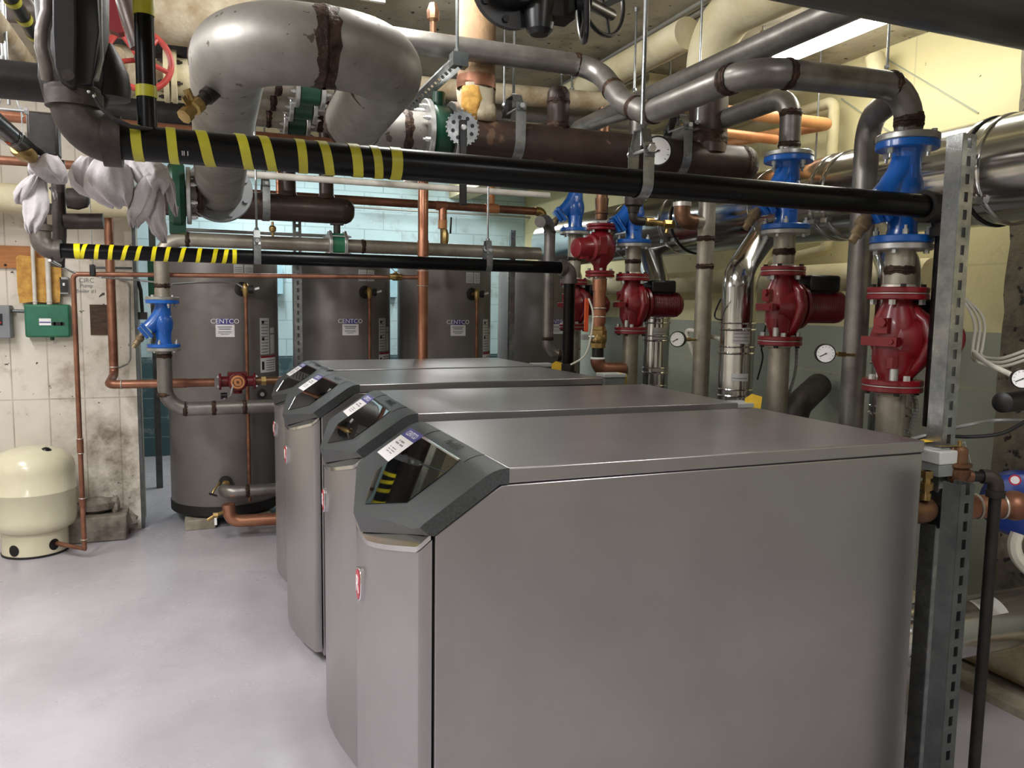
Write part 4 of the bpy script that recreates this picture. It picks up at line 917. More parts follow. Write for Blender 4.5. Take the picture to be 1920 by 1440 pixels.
# ================================================================ slotted steel posts
def strut(name, a, bb, face, w_, label, slot0=0.03, open_back=True, m='galv'):
    """slotted channel between a and bb; face = direction the slotted web looks"""
    a = Vector(a); bb = Vector(bb); z = (bb-a).normalized(); L = (bb-a).length; y = Vector(face); y = (y-z*y.dot(z)).normalized(); x = y.cross(z).normalized()
    R_ = Matrix((x, y, z)).transposed(); b = MB(); th = 0.003
    c = lambda px_, py_, pz_: a+x*px_+y*py_+z*pz_
    sw = w_*0.30
    for s_ in (-1, 1):
        b.box(c(s_*(w_/4+sw/4), w_/2, L/2), (w_/2-sw/2, th, L), R_)
        b.box(c(s_*w_/2, 0, L/2), (th, w_, L), R_)
        b.box(c(s_*(w_/2-0.006), -w_/2, L/2), (0.012, th, L), R_)
    n = int(L/0.05); 
    for k in range(n+1):
        l0 = max(0, k*0.05-0.011); l1 = min(L, k*0.05+0.011)
        if l1 > l0: b.box(c(0, w_/2, (l0+l1)/2), (sw, th, l1-l0), R_)
    return tag(b.build(name, m, bevel=0), label, 'steel post' if abs(z.z) > 0.5 else 'steel channel')
pp = P(1765, 800, d=2.33); strut('slotted_post', (pp.x, pp.y, 0), (pp.x, pp.y, zof(1790, 255, pp.x, pp.y)), (0, -1, 0), 0.052, 'tall slotted galvanized post standing at the right corner of the nearest boiler')
pp2 = P(1798, 905, d=2.12); strut('slotted_post', (pp2.x, pp2.y, 0), (pp2.x, pp2.y, pp2.z), (0, -1, 0), 0.052, 'short slotted post below the bronze relief valve', m='galv_dark')
pm = P(558, 560, y=5.45); strut('slotted_post', (pm.x, pm.y, 0), (pm.x, pm.y, P(555, 412, y=5.45).z), (0, -1, 0), 0.05, 'slotted post standing between the leftmost and second brown tank')
pm = P(959, 560, y=5.3); strut('slotted_post', (pm.x, pm.y, 0), (pm.x, pm.y, P(958, 432, y=5.3).z), (1, 0, 0), 0.035, 'thin steel post standing before the gap left of the darkest tank')
ta = P(862, 112, y=2.88); tb = Vector((ta.x-0.0, 4.2, ta.z)); strut('slotted_channel', ta, tb, (-0.6, 0, -0.8), 0.045, 'slotted steel channel slanting away behind the elbow of the huge bend')
b = MB(); b.box(ta+Vector((0, 0.01, 0.0)), (0.06, 0.05, 0.05)); tag(b.build('channel_bracket', 'galv_dark'), 'square bracket at the near end of the slotted overhead channel', 'bracket')
rod(857, 0, 100, 2.88, 'threaded rod holding the near end of the slotted overhead channel', m='galv_dark')
for u_, v_, y_, lb in ((945, 200, 3.75, 'left of the capped stub'), (1053, 168, 4.6, 'first right of the capped stub'), (1072, 170, 4.3, 'second right of the capped stub'), (1139, 178, 4.8, 'behind the mitred pipe'), (1153, 150, 4.4, 'just right of the handwheel'),
                   (1189, 172, 3.5, 'ending at the second mitre of the overhead pipe'), (1217, 160, 4.6, 'above the far end of the welded pipe'), (1256, 145, 3.9, 'just left of the insulated elbow'),
                   (1308, 233, 2.9, 'in front of the insulated elbow'), (1663, 130, 2.6, 'behind the right end of the welded pipe'), (1527, 340, 3.6, 'right of the second blue valve'), (1430, 64, 3.0, 'beside the bright edged overhead pipe'), (6, 115, 3.0, 'at the far left above the dark pipe'), (1480, 333, 4.4, 'behind the header cap, far back')):
    rod(u_, 0, v_, y_, 'threaded rod hanging '+lb, r=0.0055)

# ================================================================ small red check valve and its copper riser
x3, y3 = cols[3]; xr, yr = 2.11, 4.02
zr = lambda v: zof(1126, v, xr, yr)
t = thing('check_valve', 'small red flanged valve with a red side bonnet on top of the copper riser', 'valve', (xr, yr, zr(512)))
b = MB(); b.lathe((xr, yr, zr(508)), ZA, [(0, 0.035), (0.03, 0.04), (0.07, 0.075), (0.12, 0.088), (0.17, 0.08), (0.22, 0.05), (zr(432)-zr(508), 0.04)], n=28); b.box((xr-0.03, yr-0.08, zr(462)), (0.05, 0.03, 0.10)); b.build('body', 'red', t, bevel=0.004)
b = MB(); b.lathe((xr-0.04, yr-0.02, zr(466)), (-1, -0.15, -0.05), [(0, 0.07), (0.03, 0.078), (0.045, 0.078), (0.05, 0.062), (0.12, 0.058), (0.14, 0.05), (0.145, 0.02)], n=24)
b.box((xr-0.13, yr-0.05, zr(480)), (0.05, 0.04, 0.05)); b.build('side_bonnet', 'red', t, bevel=0.003)
for zc, s_ in ((zr(508), -1), (zr(432), 1)):
    b = MB(); flange_mesh(b, (xr, yr, zc), (0, 0, s_), 0.083, 0.016, 0.03, bolts=0); b.bolts((xr, yr, zc), (0, 0, -s_), 0.062, 4, 0.009, 0.014, mi=1, off=0.4); b.build('flange', ['red', 'zinc'], t)
    b = MB(); flange_mesh(b, (xr, yr, zc+s_*0.019), (0, 0, s_), 0.083, 0.016, 0.03, bolts=4, bh=0.008, stud=0); b.build('companion_flange', ['red', 'zinc'], t)
b = MB(); b.cyl((xr, yr, zr(412)), (xr, yr, zr(372)), 0.033, 0.04, n=20); b.cyl((xr, yr, zr(372)), (xr, yr, 2.7), 0.034, n=20); b.torus((xr, yr, zr(400)), ZA, 0.036, 0.006); tag(b.build('riser_pipe', 'bronze'), 'dull bronze pipe rising from the small red check valve', 'pipe')
pipe('copper_pipe', [(xr, yr, zr(612)), (xr, yr, zr(517))], 0.036, 'copper', 'thick copper riser standing under the small red check valve', 'pipe', mats=['copper', 'solder'],
     extra=lambda b: [b.lathe((xr, yr, zr(v)), ZA, [(0, 0.036), (0, 0.041), (0.07, 0.041), (0.07, 0.036)], n=24) for v in (545, 606)]+[b.torus((xr, yr, zr(v)), ZA, 0.039, 0.004, mi=1) for v in (523, 578, 594)])
bvv = thing('ball_valve', 'brass ball valve with orange handle under the copper riser', 'valve', (xr, yr, zr(655)))
b = MB(); b.lathe((xr, yr, zr(652)), ZA, [(0, 0.036), (0, 0.045), (0.03, 0.045), (0.035, 0.05), (0.10, 0.05), (0.105, 0.043), (zr(612)-zr(652), 0.043)], n=8); b.sphere((xr, yr, zr(634)), 0.052); b.build('body', 'brass', bvv)
b = MB(); hp = P(1097, 622, y=yr-0.02); b.cyl((xr-0.03, yr-0.02, zr(632)), (hp.x, hp.y, zr(632)), 0.012); b.box((hp.x, hp.y, zr(632)), (0.03, 0.03, 0.03)); b.build('stem', 'zinc', bvv)
b = MB(); b.box((hp.x, hp.y-0.012, (zr(560)+zr(622))/2), (0.026, 0.008, zr(560)-zr(622))); b.build('handle', 'orange_red', bvv, bevel=0.0035)
b = MB(); b.cyl((xr, yr, zr(672)), (xr, yr, zr(652)), 0.034, n=20); b.torus((xr, yr, zr(672)), ZA, 0.036, 0.007, mi=1); tag(b.build('dielectric_union', ['black', 'white_paper']), 'black and white union between the brass ball valve and the copper elbow', 'pipe fitting')
b = MB(); b.tube([(xr, yr, zr(674)), (xr, yr, zr(693)), (x3-0.03, y3, zr(693))], 0.042, bend=0.055, n=22); b.torus((xr+0.08, yr-0.01, zr(693)), XA, 0.04, 0.006)
tag(b.build('copper_elbow', 'copper_dull'), 'fat dull copper elbow joining the copper riser to the steel pump pipe', 'pipe fitting')

# ================================================================ gauges
def gauge(c, face, r, stem_to, label, name='pressure_gauge', stem_m='brass'):
    c = Vector(c); f = Vector(face).normalized(); t = thing(name, label, 'gauge', c)
    b = MB(); b.lathe(c-f*0.03, f, [(0, r*0.8), (0.005, r), (0.03, r), (0.034, r*0.97), (0.034, r*0.9), (0.031, r*0.89)], n=36); b.build('case', 'black', t)
    b = MB(); b.cyl(c+f*0.0015, c+f*0.0025, r*0.88, n=36); b.build('dial', 'dial', t)
    u_, w_ = perp(f); b = MB(); upv = ZA
    rt = f.cross(upv).normalized()
    b.bar(c+f*0.004-(rt*0.3-upv*0.15)*r*0.4, c+f*0.004+(rt*0.9+upv*-0.5)*r*0.65, 0.0025*r/0.03, 0.001, up=f); b.cyl(c+f*0.003, c+f*0.006, r*0.07, n=10)
    for k in range(11):
        a = -0.75*PI+1.5*PI*k/10; d = rt*math.sin(a)+upv*math.cos(a); b.bar(c+f*0.003+d*r*0.66, c+f*0.003+d*r*0.78, 0.0012*r/0.03, 0.0006, up=f)
    b.build('needle', 'ink', t)
    st = Vector(stem_to); d = (st-(c-f*0.03)); b = MB(); s0 = c-f*0.02; b.cyl(s0, st, r*0.16, n=12); m_ = s0.lerp(st, 0.45); b.cyl(s0.lerp(st, 0.35), s0.lerp(st, 0.6), r*0.28, n=6); b.build('stem', stem_m, t); return t
pg = P(1548, 663, y=2.25); gauge(pg, (-0.55, -0.83, 0.02), 0.036, (2.33, 2.31, zof(1600, 665, 2.36, 2.32)), 'round gauge left of the tall vertical pipe by the nearest pump')
pg = P(1270, 636, y=3.2); gauge(pg, (-0.75, -0.66, 0.02), 0.038, (x5-0.03, y5, zof(1315, 637, x5, y5)), 'round gauge on the vertical pipe between the two polished flues')
pg = P(1233, 283, y=3.05); gauge(pg, (-0.25, -0.95, -0.05), 0.066, (pg.x+0.02, HY-0.07, pg.z+0.0), 'round thermometer on the brown header beside its hanger', 'thermometer')
pg = P(1917, 710, d=2.15); gauge(pg, (-0.75, -0.66, 0.02), 0.028, pg+Vector((0.08, 0.06, -0.02)), 'gauge at the far right edge above the black canister')
b = MB(); p = P(1878, 755, d=2.3); q = p+Vector((0.3, 0.06, 0.0)); b.lathe(p, q-p, [(0, 0.02), (0.004, 0.03), (0.3, 0.032)], n=24); tag(b.build('black_canister', 'black'), 'glossy black cylinder at the right edge under the gauge', 'canister')

# ================================================================ fittings at the rear of the nearest boiler
rz = lambda u, v, d: P(u, v, d=d)
t = thing('junction_box', 'light grey junction box behind the nearest boiler, yellow tag lying on it', 'box', rz(1752, 880, 2.32))
c_ = rz(1752, 856, 2.32); b = MB(); b.box(c_+ZA*0.006, (0.085, 0.11, 0.04)); b.build('lid', 'grey_plastic', t, bevel=0.004)
b = MB(); b.box(c_-ZA*0.032, (0.08, 0.105, 0.036)); b.build('base', 'grey_box', t, bevel=0.003)
b = MB(); c2 = rz(1740, 826, 2.34); b.box(c2, (0.13, 0.035, 0.0012), Matrix.Rotation(0.0, 3, 'Z')); s_ = tag(b.build('yellow_tag', 'yellow_tag'), 'pale yellow paper tag on the grey junction box behind the nearest boiler', 'tag')
b = MB(); c_ = rz(1737, 905, 2.26); b.cyl(c_-ZA*0.05, c_+ZA*0.035, 0.011, n=14); b.cyl(c_-ZA*0.02, c_, 0.02, n=6); b.cyl(c_+ZA*0.015, c_+ZA*0.035, 0.018, n=6); b.cyl(c_-ZA*0.05, c_-ZA*0.03, 0.015, n=14); tag(b.build('brass_fitting', 'brass'), 'bright brass fitting standing on the bronze tee behind the nearest boiler', 'pipe fitting')
b = MB(); c_ = rz(1745, 957, 2.3); b.tube([c_-XA*0.09, c_+XA*0.0, c_+XA*0.03+YA*0.12], 0.034, bend=0.05, n=20); tag(b.build('bronze_tee', 'bronze'), 'bronze elbow leaving the rear of the nearest boiler', 'pipe fitting')
b = MB(); b.lathe(c_+Vector((0.03, 0.03, 0.0)), XA, [(0, 0.045), (0.01, 0.065), (0.07, 0.065), (0.08, 0.045)], n=24); tag(b.build('rubber_coupling', 'black'), 'black coupling beside the bronze elbow behind the slotted posts', 'pipe fitting')
# copper tee, blue circulator
c0 = rz(1822, 950, 2.42); c1 = rz(1902, 948, 2.42)
b = MB(); b.cyl(c0-(c1-c0)*0.5, c1, 0.036, n=24); 
for f_ in (0.12, 0.42, 0.70): b.torus(c0.lerp(c1, f_), c1-c0, 0.0365, 0.004, mi=1)
b.sphere(c1, 0.046); tag(b.build('copper_pipe', ['copper_dull', 'solder']), 'thick copper pipe passing behind the thin black down pipe at right', 'pipe')
c_ = rz(1908, 945, 2.62); fd = Vector((-0.78, -0.6, 0.12))
t = thing('blue_pump', 'deep blue round pump at the right edge with a red and white sticker', 'pump', c_)
b = MB(); b.lathe(c_-fd*0.1, fd, [(0, 0.06), (0.02, 0.105), (0.07, 0.112), (0.1, 0.1), (0.11, 0.08)], n=40); b.build('housing', 'blue_deep', t)
s0 = rz(1903, 900, 2.5); b = MB(); b.cyl(s0-fd*0.0, s0+fd*0.003, 0.017, n=28, mi=0); b.cyl(s0+fd*0.003, s0+fd*0.004, 0.0125, n=24, mi=1); b.build('round_sticker', ['badge_red', 'white_paper'], t)
# relief valve
c_ = rz(1796, 880, 2.3); t = thing('relief_valve', 'bronze relief valve standing beside the grey junction box at right', 'valve', c_)
b = MB(); b.lathe(c_-ZA*0.045, ZA, [(0, 0.016), (0.01, 0.024), (0.03, 0.034), (0.045, 0.034), (0.05, 0.028), (0.056, 0.037), (0.064, 0.037), (0.068, 0.024), (0.105, 0.024), (0.112, 0.018), (0.113, 0.004)], n=28); q = rz(1822, 893, 2.3); b.cyl(c_-ZA*0.018, q, 0.019, n=16); b.build('body', 'bronze', t)
b = MB(); b.cyl(c_+ZA*0.065, c_+ZA*0.085, 0.006); b.bar(c_+ZA*0.07-XA*0.005, c_+ZA*0.074-XA*0.09+YA*0.0, 0.012, 0.002); b.build('lever', 'brass', t)
b = MB(); b.tube([c_+ZA*0.076, c_+ZA*0.08+Vector((0.02, 0, 0)), c_+Vector((0.05, 0, 0.02)), c_+Vector((0.045, 0, -0.01))], 0.0012, n=6); b.build('seal_wire', 'zinc', t)
q1 = rz(1822, 893, 2.3); q2 = rz(1868, 905, 2.3); q2.z = q1.z
b = MB(); b.cyl(q1-(q2-q1)*0.12, q1.lerp(q2, 0.45), 0.0155, n=16, mi=0); b.tube([q1.lerp(q2, 0.4), q2, q2-ZA*0.055], 0.0215, bend=0.03, n=20, mi=1); b.lathe(q2-ZA*0.06, ZA, [(0, 0.02), (0, 0.026), (0.02, 0.026), (0.02, 0.021)], mi=1); tag(b.build('pipe_elbow', ['black', 'iron']), 'black iron elbow from the bronze relief valve to the thin down pipe', 'pipe fitting')
b = MB(); b.cyl((q2.x, q2.y, 0.10), (q2.x, q2.y, q2.z-0.05), 0.0165, n=18); tag(b.build('down_pipe', 'iron_dark'), 'thin black down pipe at the right edge, running to the floor', 'pipe')
# grey boxes and yellow tags behind the other boilers
for (u, v, y_, k) in ((1146, 703, 3.35, 'second'), (1012, 684, 4.15, 'third'), (1385, 762, 2.55, 'nearest')):
    pass
def rear_box(u, v, x_, lab, tu, tv, tlab):
    p = P(u, v, x=x_); t = thing('junction_box', lab, 'box', p); b = MB(); b.box(p-ZA*0.0, (0.13, 0.10, 0.02)); b.build('lid', 'grey_plastic', t, bevel=0.003)
    b = MB(); b.box(p-ZA*0.035, (0.12, 0.09, 0.05)); b.build('base', 'grey_box', t, bevel=0.002)
    b = MB(); b.cyl((p.x, p.y, 0.9), p-ZA*0.05, 0.014, n=12); b.cyl((p.x, p.y, 0.9), (p.x-0.2, p.y, 0.9), 0.014, n=12); b.build('conduit_stem', 'galv', t)
    q = P(tu, tv, x=x_+0.05); b = MB(); pts = [q+Vector((dx*0.8, dx*-0.6, dz)) for dx, dz in ((-0.03, -0.035), (0.03, -0.04), (0.036, 0.03), (-0.004, 0.04), (-0.03, 0.02))]; b.prism(pts, (0.0008, 0.001, 0)); v2 = MB(); qq = q+Vector((0.025, 0.03, 0.0)); v2.lathe(qq-ZA*0.09, ZA, [(0, 0.02), (0.02, 0.028), (0.06, 0.028), (0.065, 0.018), (0.11, 0.016), (0.12, 0.006)], n=16); v2.cyl(qq-ZA*0.07, qq-ZA*0.07-XA*0.25, 0.014); tag(v2.build('relief_valve', 'bronze'), 'bronze relief valve behind the '+tlab.split('behind ')[0].replace('hanging ', 'of the ')+tlab.split('behind the ')[1], 'valve'); tag(b.build('yellow_tag', 'yellow_tag'), tlab, 'tag', 'yellow tags on the relief valves')
rear_box(1146, 703, 2.02, 'pale grey junction box behind the third boiler from the camera', 1163, 712, 'yellow tag hanging behind the third boiler from the camera')
rear_box(1016, 684, 2.0, 'pale grey junction box behind the farthest boiler', 1043, 689, 'yellow tag hanging behind the farthest boiler by the black gas drop')
rear_box(1378, 758, 2.0, 'pale grey junction box behind the second boiler from the camera', 1411, 757, 'yellow tag hanging behind the second boiler from the camera')

# ================================================================ bottom right: lower duct, floor pipe
a_ = P(1790, 1178, d=2.75); e_ = Vector((3.355, a_.y, a_.z)); a2 = Vector((2.15, a_.y, a_.z))
t = thing('flue_pipe', 'horizontal polished duct near the floor at bottom right, paper label on top', 'duct', a_)
b = MB(); b.tube([a2+Vector((-0.02, 0.25, -0.02)), a2, e_], 0.1, bend=0.1, n=36); 
for f_ in (0.12, 0.62, 0.68): b.torus(a2.lerp(e_, f_), XA, 0.1, 0.006, n=36, k=6)
b.build('duct_run', 'chrome_duct', t)
b = MB()
for k in range(6):
    a0 = 0.35+k*0.12; xx = (P(1812, 1125, d=2.75).x, P(1880, 1125, d=2.75).x)
    pts = []
    for aa in (a0, a0+0.12):
        for x in xx: pts.append((x, a_.y-0.1015*math.cos(aa+0.35), a_.z+0.1015*math.sin(aa+0.35)))
    b.add([pts[0], pts[1], pts[3], pts[2]], [(0, 1, 2, 3)])
b.build('paper_label', 'paper_grey', t)
pipe('floor_pipe', [(3.18, 1.1, 0.14), (3.18, 6.5, 0.14)], 0.1, 'concrete', 'dusty beige pipe lying along the floor at the foot of the right wall', 'pipe', mats=['canvas', 'canvas'])

# ================================================================ top: canvas pipe, black valve, insulated elbow, dark pipe
cx2 = P(893, 150, y=HY).x
t = thing('lagged_riser', 'brown canvas lagged riser with torn jacket above the brown header', 'pipe', (cx2, HY, HZ))
b = MB(); zt2 = P(893, 168, y=HY).z; b.cyl((cx2, HY, zt2), (cx2, HY, CEIL-0.002), 0.079, n=36, mi=0); b.lathe((cx2, HY, zt2), ZA, [(0, 0.079), (0, 0.082), (0.05, 0.082), (0.05, 0.079)], n=36, mi=1); b.build('lagging', ['canvas_tan', 'copper_dull'], t)
def rag(b, rings, n=28, amp=0.01, seed=1, mi=0, close=True):
    """cloth like surface through a list of (centre, radius x, radius y) rings"""
    rnd = random.Random(seed); vs = []; ph = [rnd.uniform(0, 6.28) for _ in range(6)]
    for j, (c, rx_, ry_) in enumerate(rings):
        c = Vector(c)
        for i in range(n):
            a = 2*PI*i/n; f = 1+amp*(math.sin(3*a+ph[0]+j*0.7)+0.8*math.sin(5*a+ph[1]-j*0.9)+0.6*math.sin(9*a+ph[2]+j*0.4))+rnd.uniform(-amp, amp)*0.5
            vs.append(c+Vector((math.cos(a)*rx_*f, math.sin(a)*ry_*f, rnd.uniform(-1, 1)*amp*0.05)))
    fs = [(j*n+i, j*n+(i+1) % n, (j+1)*n+(i+1) % n, (j+1)*n+i) for j in range(len(rings)-1) for i in range(n)]
    if close: fs += [tuple(range(n-1, -1, -1)), tuple((len(rings)-1)*n+i for i in range(n))]
    b.add(vs, fs, mi)
b = MB(); zb2 = HZ+0.075; rag(b, [((cx2, HY, zt2+0.01), 0.08, 0.08), ((cx2, HY, zt2-0.06), 0.077, 0.077), ((cx2+0.004, HY, zb2+0.05), 0.076, 0.078), ((cx2+0.006, HY, zb2+0.02), 0.079, 0.08), ((cx2+0.012, HY, zb2-0.01), 0.068, 0.074)], amp=0.05, seed=4); b.build('torn_jacket', 'canvas', t, sharp=180)
b = MB(); rag(b, [((cx2-0.03, HY-0.035, zt2-0.005), 0.045, 0.046), ((cx2-0.03, HY-0.037, zt2-0.05), 0.046, 0.048), ((cx2-0.032, HY-0.035, zt2-0.10), 0.038, 0.044), ((cx2-0.03, HY-0.03, zt2-0.14), 0.022, 0.03)], amp=0.06, seed=9); b.build('exposed_wool', 'kraft', t, sharp=180)
# insulated riser and elbow above the right end of the header
b = MB(); b.tube([(rx_, HY, HZ+0.42), (rx_, HY, 2.93), (rx_+0.12, 1.4, 2.93)], 0.108, bend=0.2, n=36, seg=12); tag(b.build('insulated_elbow', 'cream_insul'), 'fat cream insulated elbow rising from the brown header to the slab', 'pipe')
# big dark pipe close overhead at top right
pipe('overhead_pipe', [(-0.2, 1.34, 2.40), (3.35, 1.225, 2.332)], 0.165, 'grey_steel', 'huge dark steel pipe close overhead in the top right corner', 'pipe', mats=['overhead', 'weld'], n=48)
# black flanged gate valve with handwheels
c_ = P(955, -22, y=2.55); t = thing('gate_valve', 'black flanged gate valve with handwheels at the top centre', 'valve', c_)
b = MB(); b.lathe(c_, -YA, [(-0.02, 0.09), (0, 0.135), (0.022, 0.135), (0.025, 0.08), (0.10, 0.075)], n=44); b.bolts(c_-YA*0.022, -YA, 0.112, 8, 0.012, 0.012, off=0.2); b.build('flange', 'black', t)
b = MB(); b.cyl(c_-YA*0.10, c_-YA*0.22, 0.062, n=30); b.build('pipe_end', 'canvas_tan', t)
b = MB(); q = P(1082, 10, y=2.5); b.bar(c_+XA*0.08, q, 0.085, 0.085); b.lathe(P(1012, 22, y=2.5), -ZA, [(-0.05, 0.06), (0.03, 0.05), (0.06, 0.045), (0.075, 0.03)], n=14); b.box(P(1045, 14, y=2.5), (0.10, 0.09, 0.09)); b.build('gearbox', 'black', t, bevel=0.006)
def wheel(name, c, ax, R_, r_, m, par, spokes=5, hubr=0.02):
    c = Vector(c); ax = Vector(ax).normalized(); b = MB(); b.torus(c, ax, R_, r_, n=40, k=10); u_, w_ = perp(ax)
    for k in range(spokes):
        a = 2*PI*k/spokes+0.3; d = u_*math.cos(a)+w_*math.sin(a); b.tube([c, c+d*R_*0.5+ax*r_*0.8, c+d*R_], r_*0.8, n=8)
    b.cyl(c-ax*hubr, c+ax*hubr, hubr, n=14); return b.build(name, m, par)
wheel('handwheel', P(1092, 6, y=2.45), (0.93, -0.35, 0.1), 0.118, 0.010, 'black', t, 3); wheel('handwheel', P(1125, -16, y=2.6), (0.45, -0.85, 0.1), 0.15, 0.008, 'black', t, 4)
b = MB(); b.cyl(P(1100, 4, y=2.45), P(1146, 28, y=2.62), 0.02); b.build('wheel_shaft', 'black', t)
b = MB(); b.bar(P(1126, 14, y=2.55), P(1168, -6, y=2.55), 0.02, 0.02); b.build('arm', 'galv_dark', t)
# background pipes behind the header
pipe('background_pipe', [P(640, 150, y=4.05), P(1215, 199, y=4.05)], 0.052, 'canvas', 'dusty beige pipe crossing high behind the brown header', 'pipe', mats=['canvas', 'canvas'])
pipe('background_pipe', [P(640, 186, y=4.2), P(1205, 231, y=4.2)], 0.045, 'grey_steel', 'grey pipe crossing behind the brown header, below the dusty beige one', 'pipe')
pipe('background_pipe', [P(850, 237, y=4.3), P(1280, 270, y=4.3)], 0.045, 'white_pipe', 'white pipe just above the brown header, farthest back', 'pipe', mats=['white_pipe', 'white_pipe'])
# copper and plastic pipes by the yellow wall
ya_ = 3.45
pa = P(1362, 203, y=ya_); pb = P(1556, 238, y=ya_); pb.z = pa.z = (pa.z+pb.z)/2
pipe('copper_pipe', [pa-XA*0.3, pb, P(1190, 300, y=5.6)], 0.031, 'copper_tan', 'tan copper pipe that elbows back on itself beside the yellow wall', 'pipe', bend=0.05, mats=['copper_tan', 'copper_tan'])
pa = P(1370, 250, y=ya_+0.2); pb = P(1455, 262, y=ya_+0.2)
pipe('copper_pipe', [pa-XA*0.3, pb], 0.026, 'copper_tan', 'short tan copper pipe behind the second blue valve riser', 'pipe', mats=['copper_tan', 'copper_tan'])
pa = P(1565, 190, x=3.42); 
pipe('plastic_pipe', [Vector((3.42, pa.y+0.9, pa.z+0.0)), pa, Vector((3.42, pa.y, 1.95)), Vector((3.42, pa.y+1.1, 1.83))], 0.032, 'cream_insul', 'cream plastic pipe with an elbow against the yellow wall', 'pipe', bend=0.05, mats=['cream_insul', 'cream_insul'])
pipe('plastic_pipe', [P(1640, 106, x=3.45), P(1648, 145, x=3.45)], 0.05, 'cream_insul', 'stub of yellow painted pipe high on the yellow wall', 'pipe', mats=['cream_insul', 'cream_insul'])
# ================================================================ copper lines before the tanks
CY_ = 5.05
cr = P(793, 520, y=CY_); ct = zof(793, 330, cr.x, CY_)
pipe('copper_riser', [(cr.x, CY_, 0.0), (cr.x, CY_, ct), (cr.x, CY_+0.4, ct+0.02)], 0.0335, 'copper', 'thick vertical copper riser between the second and third brown tanks', 'pipe', bend=0.06, mats=['copper', 'solder'], n=24,
     extra=lambda b: [b.lathe((cr.x, CY_, zof(793, v, cr.x, CY_)), ZA, [(0, 0.034), (0, 0.037), (0.10, 0.037), (0.10, 0.034)], n=24) for v in (536, 480)]+[b.torus((cr.x, CY_, zof(793, v, cr.x, CY_)), ZA, 0.036, 0.003, mi=1) for v in (536, 508)])
l0 = P(137, 514, y=5.35); l1 = P(786, 520, y=CY_); lb = Vector((l0.x, l0.y, 0.07))
pipe('copper_pipe', [l1, l0, Vector((l0.x, l0.y, 0.06))], 0.0145, 'copper_dull', 'thin copper pipe below the thinner gas pipe, dropping beside the beige tank', 'pipe', bend=0.03, mats=['copper_dull', 'solder'], n=14,
     extra=lambda b: [b.lathe((l0.x, l0.y, z_), ZA, [(0, 0.0145), (0, 0.019), (h_, 0.019), (h_, 0.0145)], n=16) for z_, h_ in ((0.66, 0.09), (0.33, 0.05))]+[b.torus((l0.x, l0.y, z_), ZA, 0.017, 0.003, mi=1) for z_ in (0.66, 0.75, 0.38, 0.12)])
p = P(742, 519, y=5.06); t = thing('ball_valve', 'small brass ball valve on the thin copper pipe left of the riser', 'valve', p)
b = MB(); b.lathe(p-XA*0.045, XA, [(0, 0.016), (0, 0.02), (0.02, 0.02), (0.03, 0.026), (0.06, 0.026), (0.07, 0.02), (0.09, 0.02)], n=10); b.cyl(p, p+ZA*0.035, 0.01); b.build('body', 'brass', t)
b = MB(); b.bar(p+ZA*0.03, p+Vector((-0.03, 0, 0.055)), 0.008, 0.004); b.bar(p+Vector((-0.03, 0, 0.055)), p+Vector((-0.10, 0, 0.055)), 0.010, 0.004); b.build('handle', 'zinc', t)
w0 = P(203, 408, y=5.78); w1 = P(217, 702, y=5.78); w1.x = w0.x; w1.z = P(217, 702, y=5.78).z
w2 = P(204, 717, y=5.5); w3 = P(402, 717, y=5.5); w2.z = w3.z
pipe('copper_riser', [w0+ZA*0.4, w1, w2, w3], 0.0275, 'copper_dull', 'vertical copper pipe on the beige wall, turning right at the bottom', 'pipe', bend=0.04, mats=['copper_dull', 'solder'], n=20,
     extra=lambda b: [b.torus(w1+ZA*0.05, ZA, 0.028, 0.004, mi=1), b.torus(w2+XA*0.07, XA, 0.028, 0.004, mi=1), b.lathe(w3-XA*0.25, XA, [(0, 0.028), (0, 0.031), (0.08, 0.031), (0.08, 0.028)])])
m = P(445, 715, y=5.45); t = thing('mixing_valve', 'small red three way valve with a round pale cap before the leftmost tank', 'valve', m)
b = MB(); b.cyl(m-XA*0.11, m+XA*0.11, 0.035, n=20); b.lathe(m+YA*0.03, -YA, [(0, 0.05), (0.03, 0.062), (0.07, 0.062), (0.08, 0.055)], n=28); b.box(m+ZA*0.045, (0.12, 0.05, 0.035)); b.cyl(m-ZA*0.08, m, 0.03); b.build('body', 'red_dark', t, bevel=0.003)
for s_ in (-1, 1):
    b = MB(); flange_mesh(b, m+XA*(s_*0.10), (s_, 0, 0), 0.055, 0.014, 0.02, bolts=4, bh=0.008, br=0.006, stud=0.004); b.build('flange', ['red_dark', 'zinc'], t)
b = MB(); b.cyl(m-YA*0.05, m-YA*0.056, 0.044, n=28, mi=0); b.torus(m-YA*0.057, YA, 0.028, 0.003, mi=1); b.cyl(m-YA*0.05, m-YA*0.062, 0.009, mi=1); b.build('cap', ['copper_tan', 'bronze'], t)
b = MB(); b.cyl(m+XA*0.115, m+XA*0.26, 0.026, n=18); b.cyl(m+XA*0.15, m+XA*0.18, 0.033, n=6, mi=1); b.cyl(m+XA*0.26, m+XA*0.5, 0.0275, n=18, mi=2); tag(b.build('pipe_union', ['bronze', 'brass', 'copper']), 'bronze union and copper pipe right of the red three way valve', 'pipe fitting')
b = MB(); q = P(420, 742, y=5.4); b.tube([q, q+Vector((0.0, -0.01, -0.02)), q+Vector((0.04, 0, -0.0)), q+Vector((0.06, 0, 0.08))], 0.007, n=8); b.cyl(q-XA*0.02, q+XA*0.02, 0.02, mi=1); tag(b.build('drain_cock', ['zinc', 'black']), 'small drain cock with a braided hose under the red three way valve', 'valve')
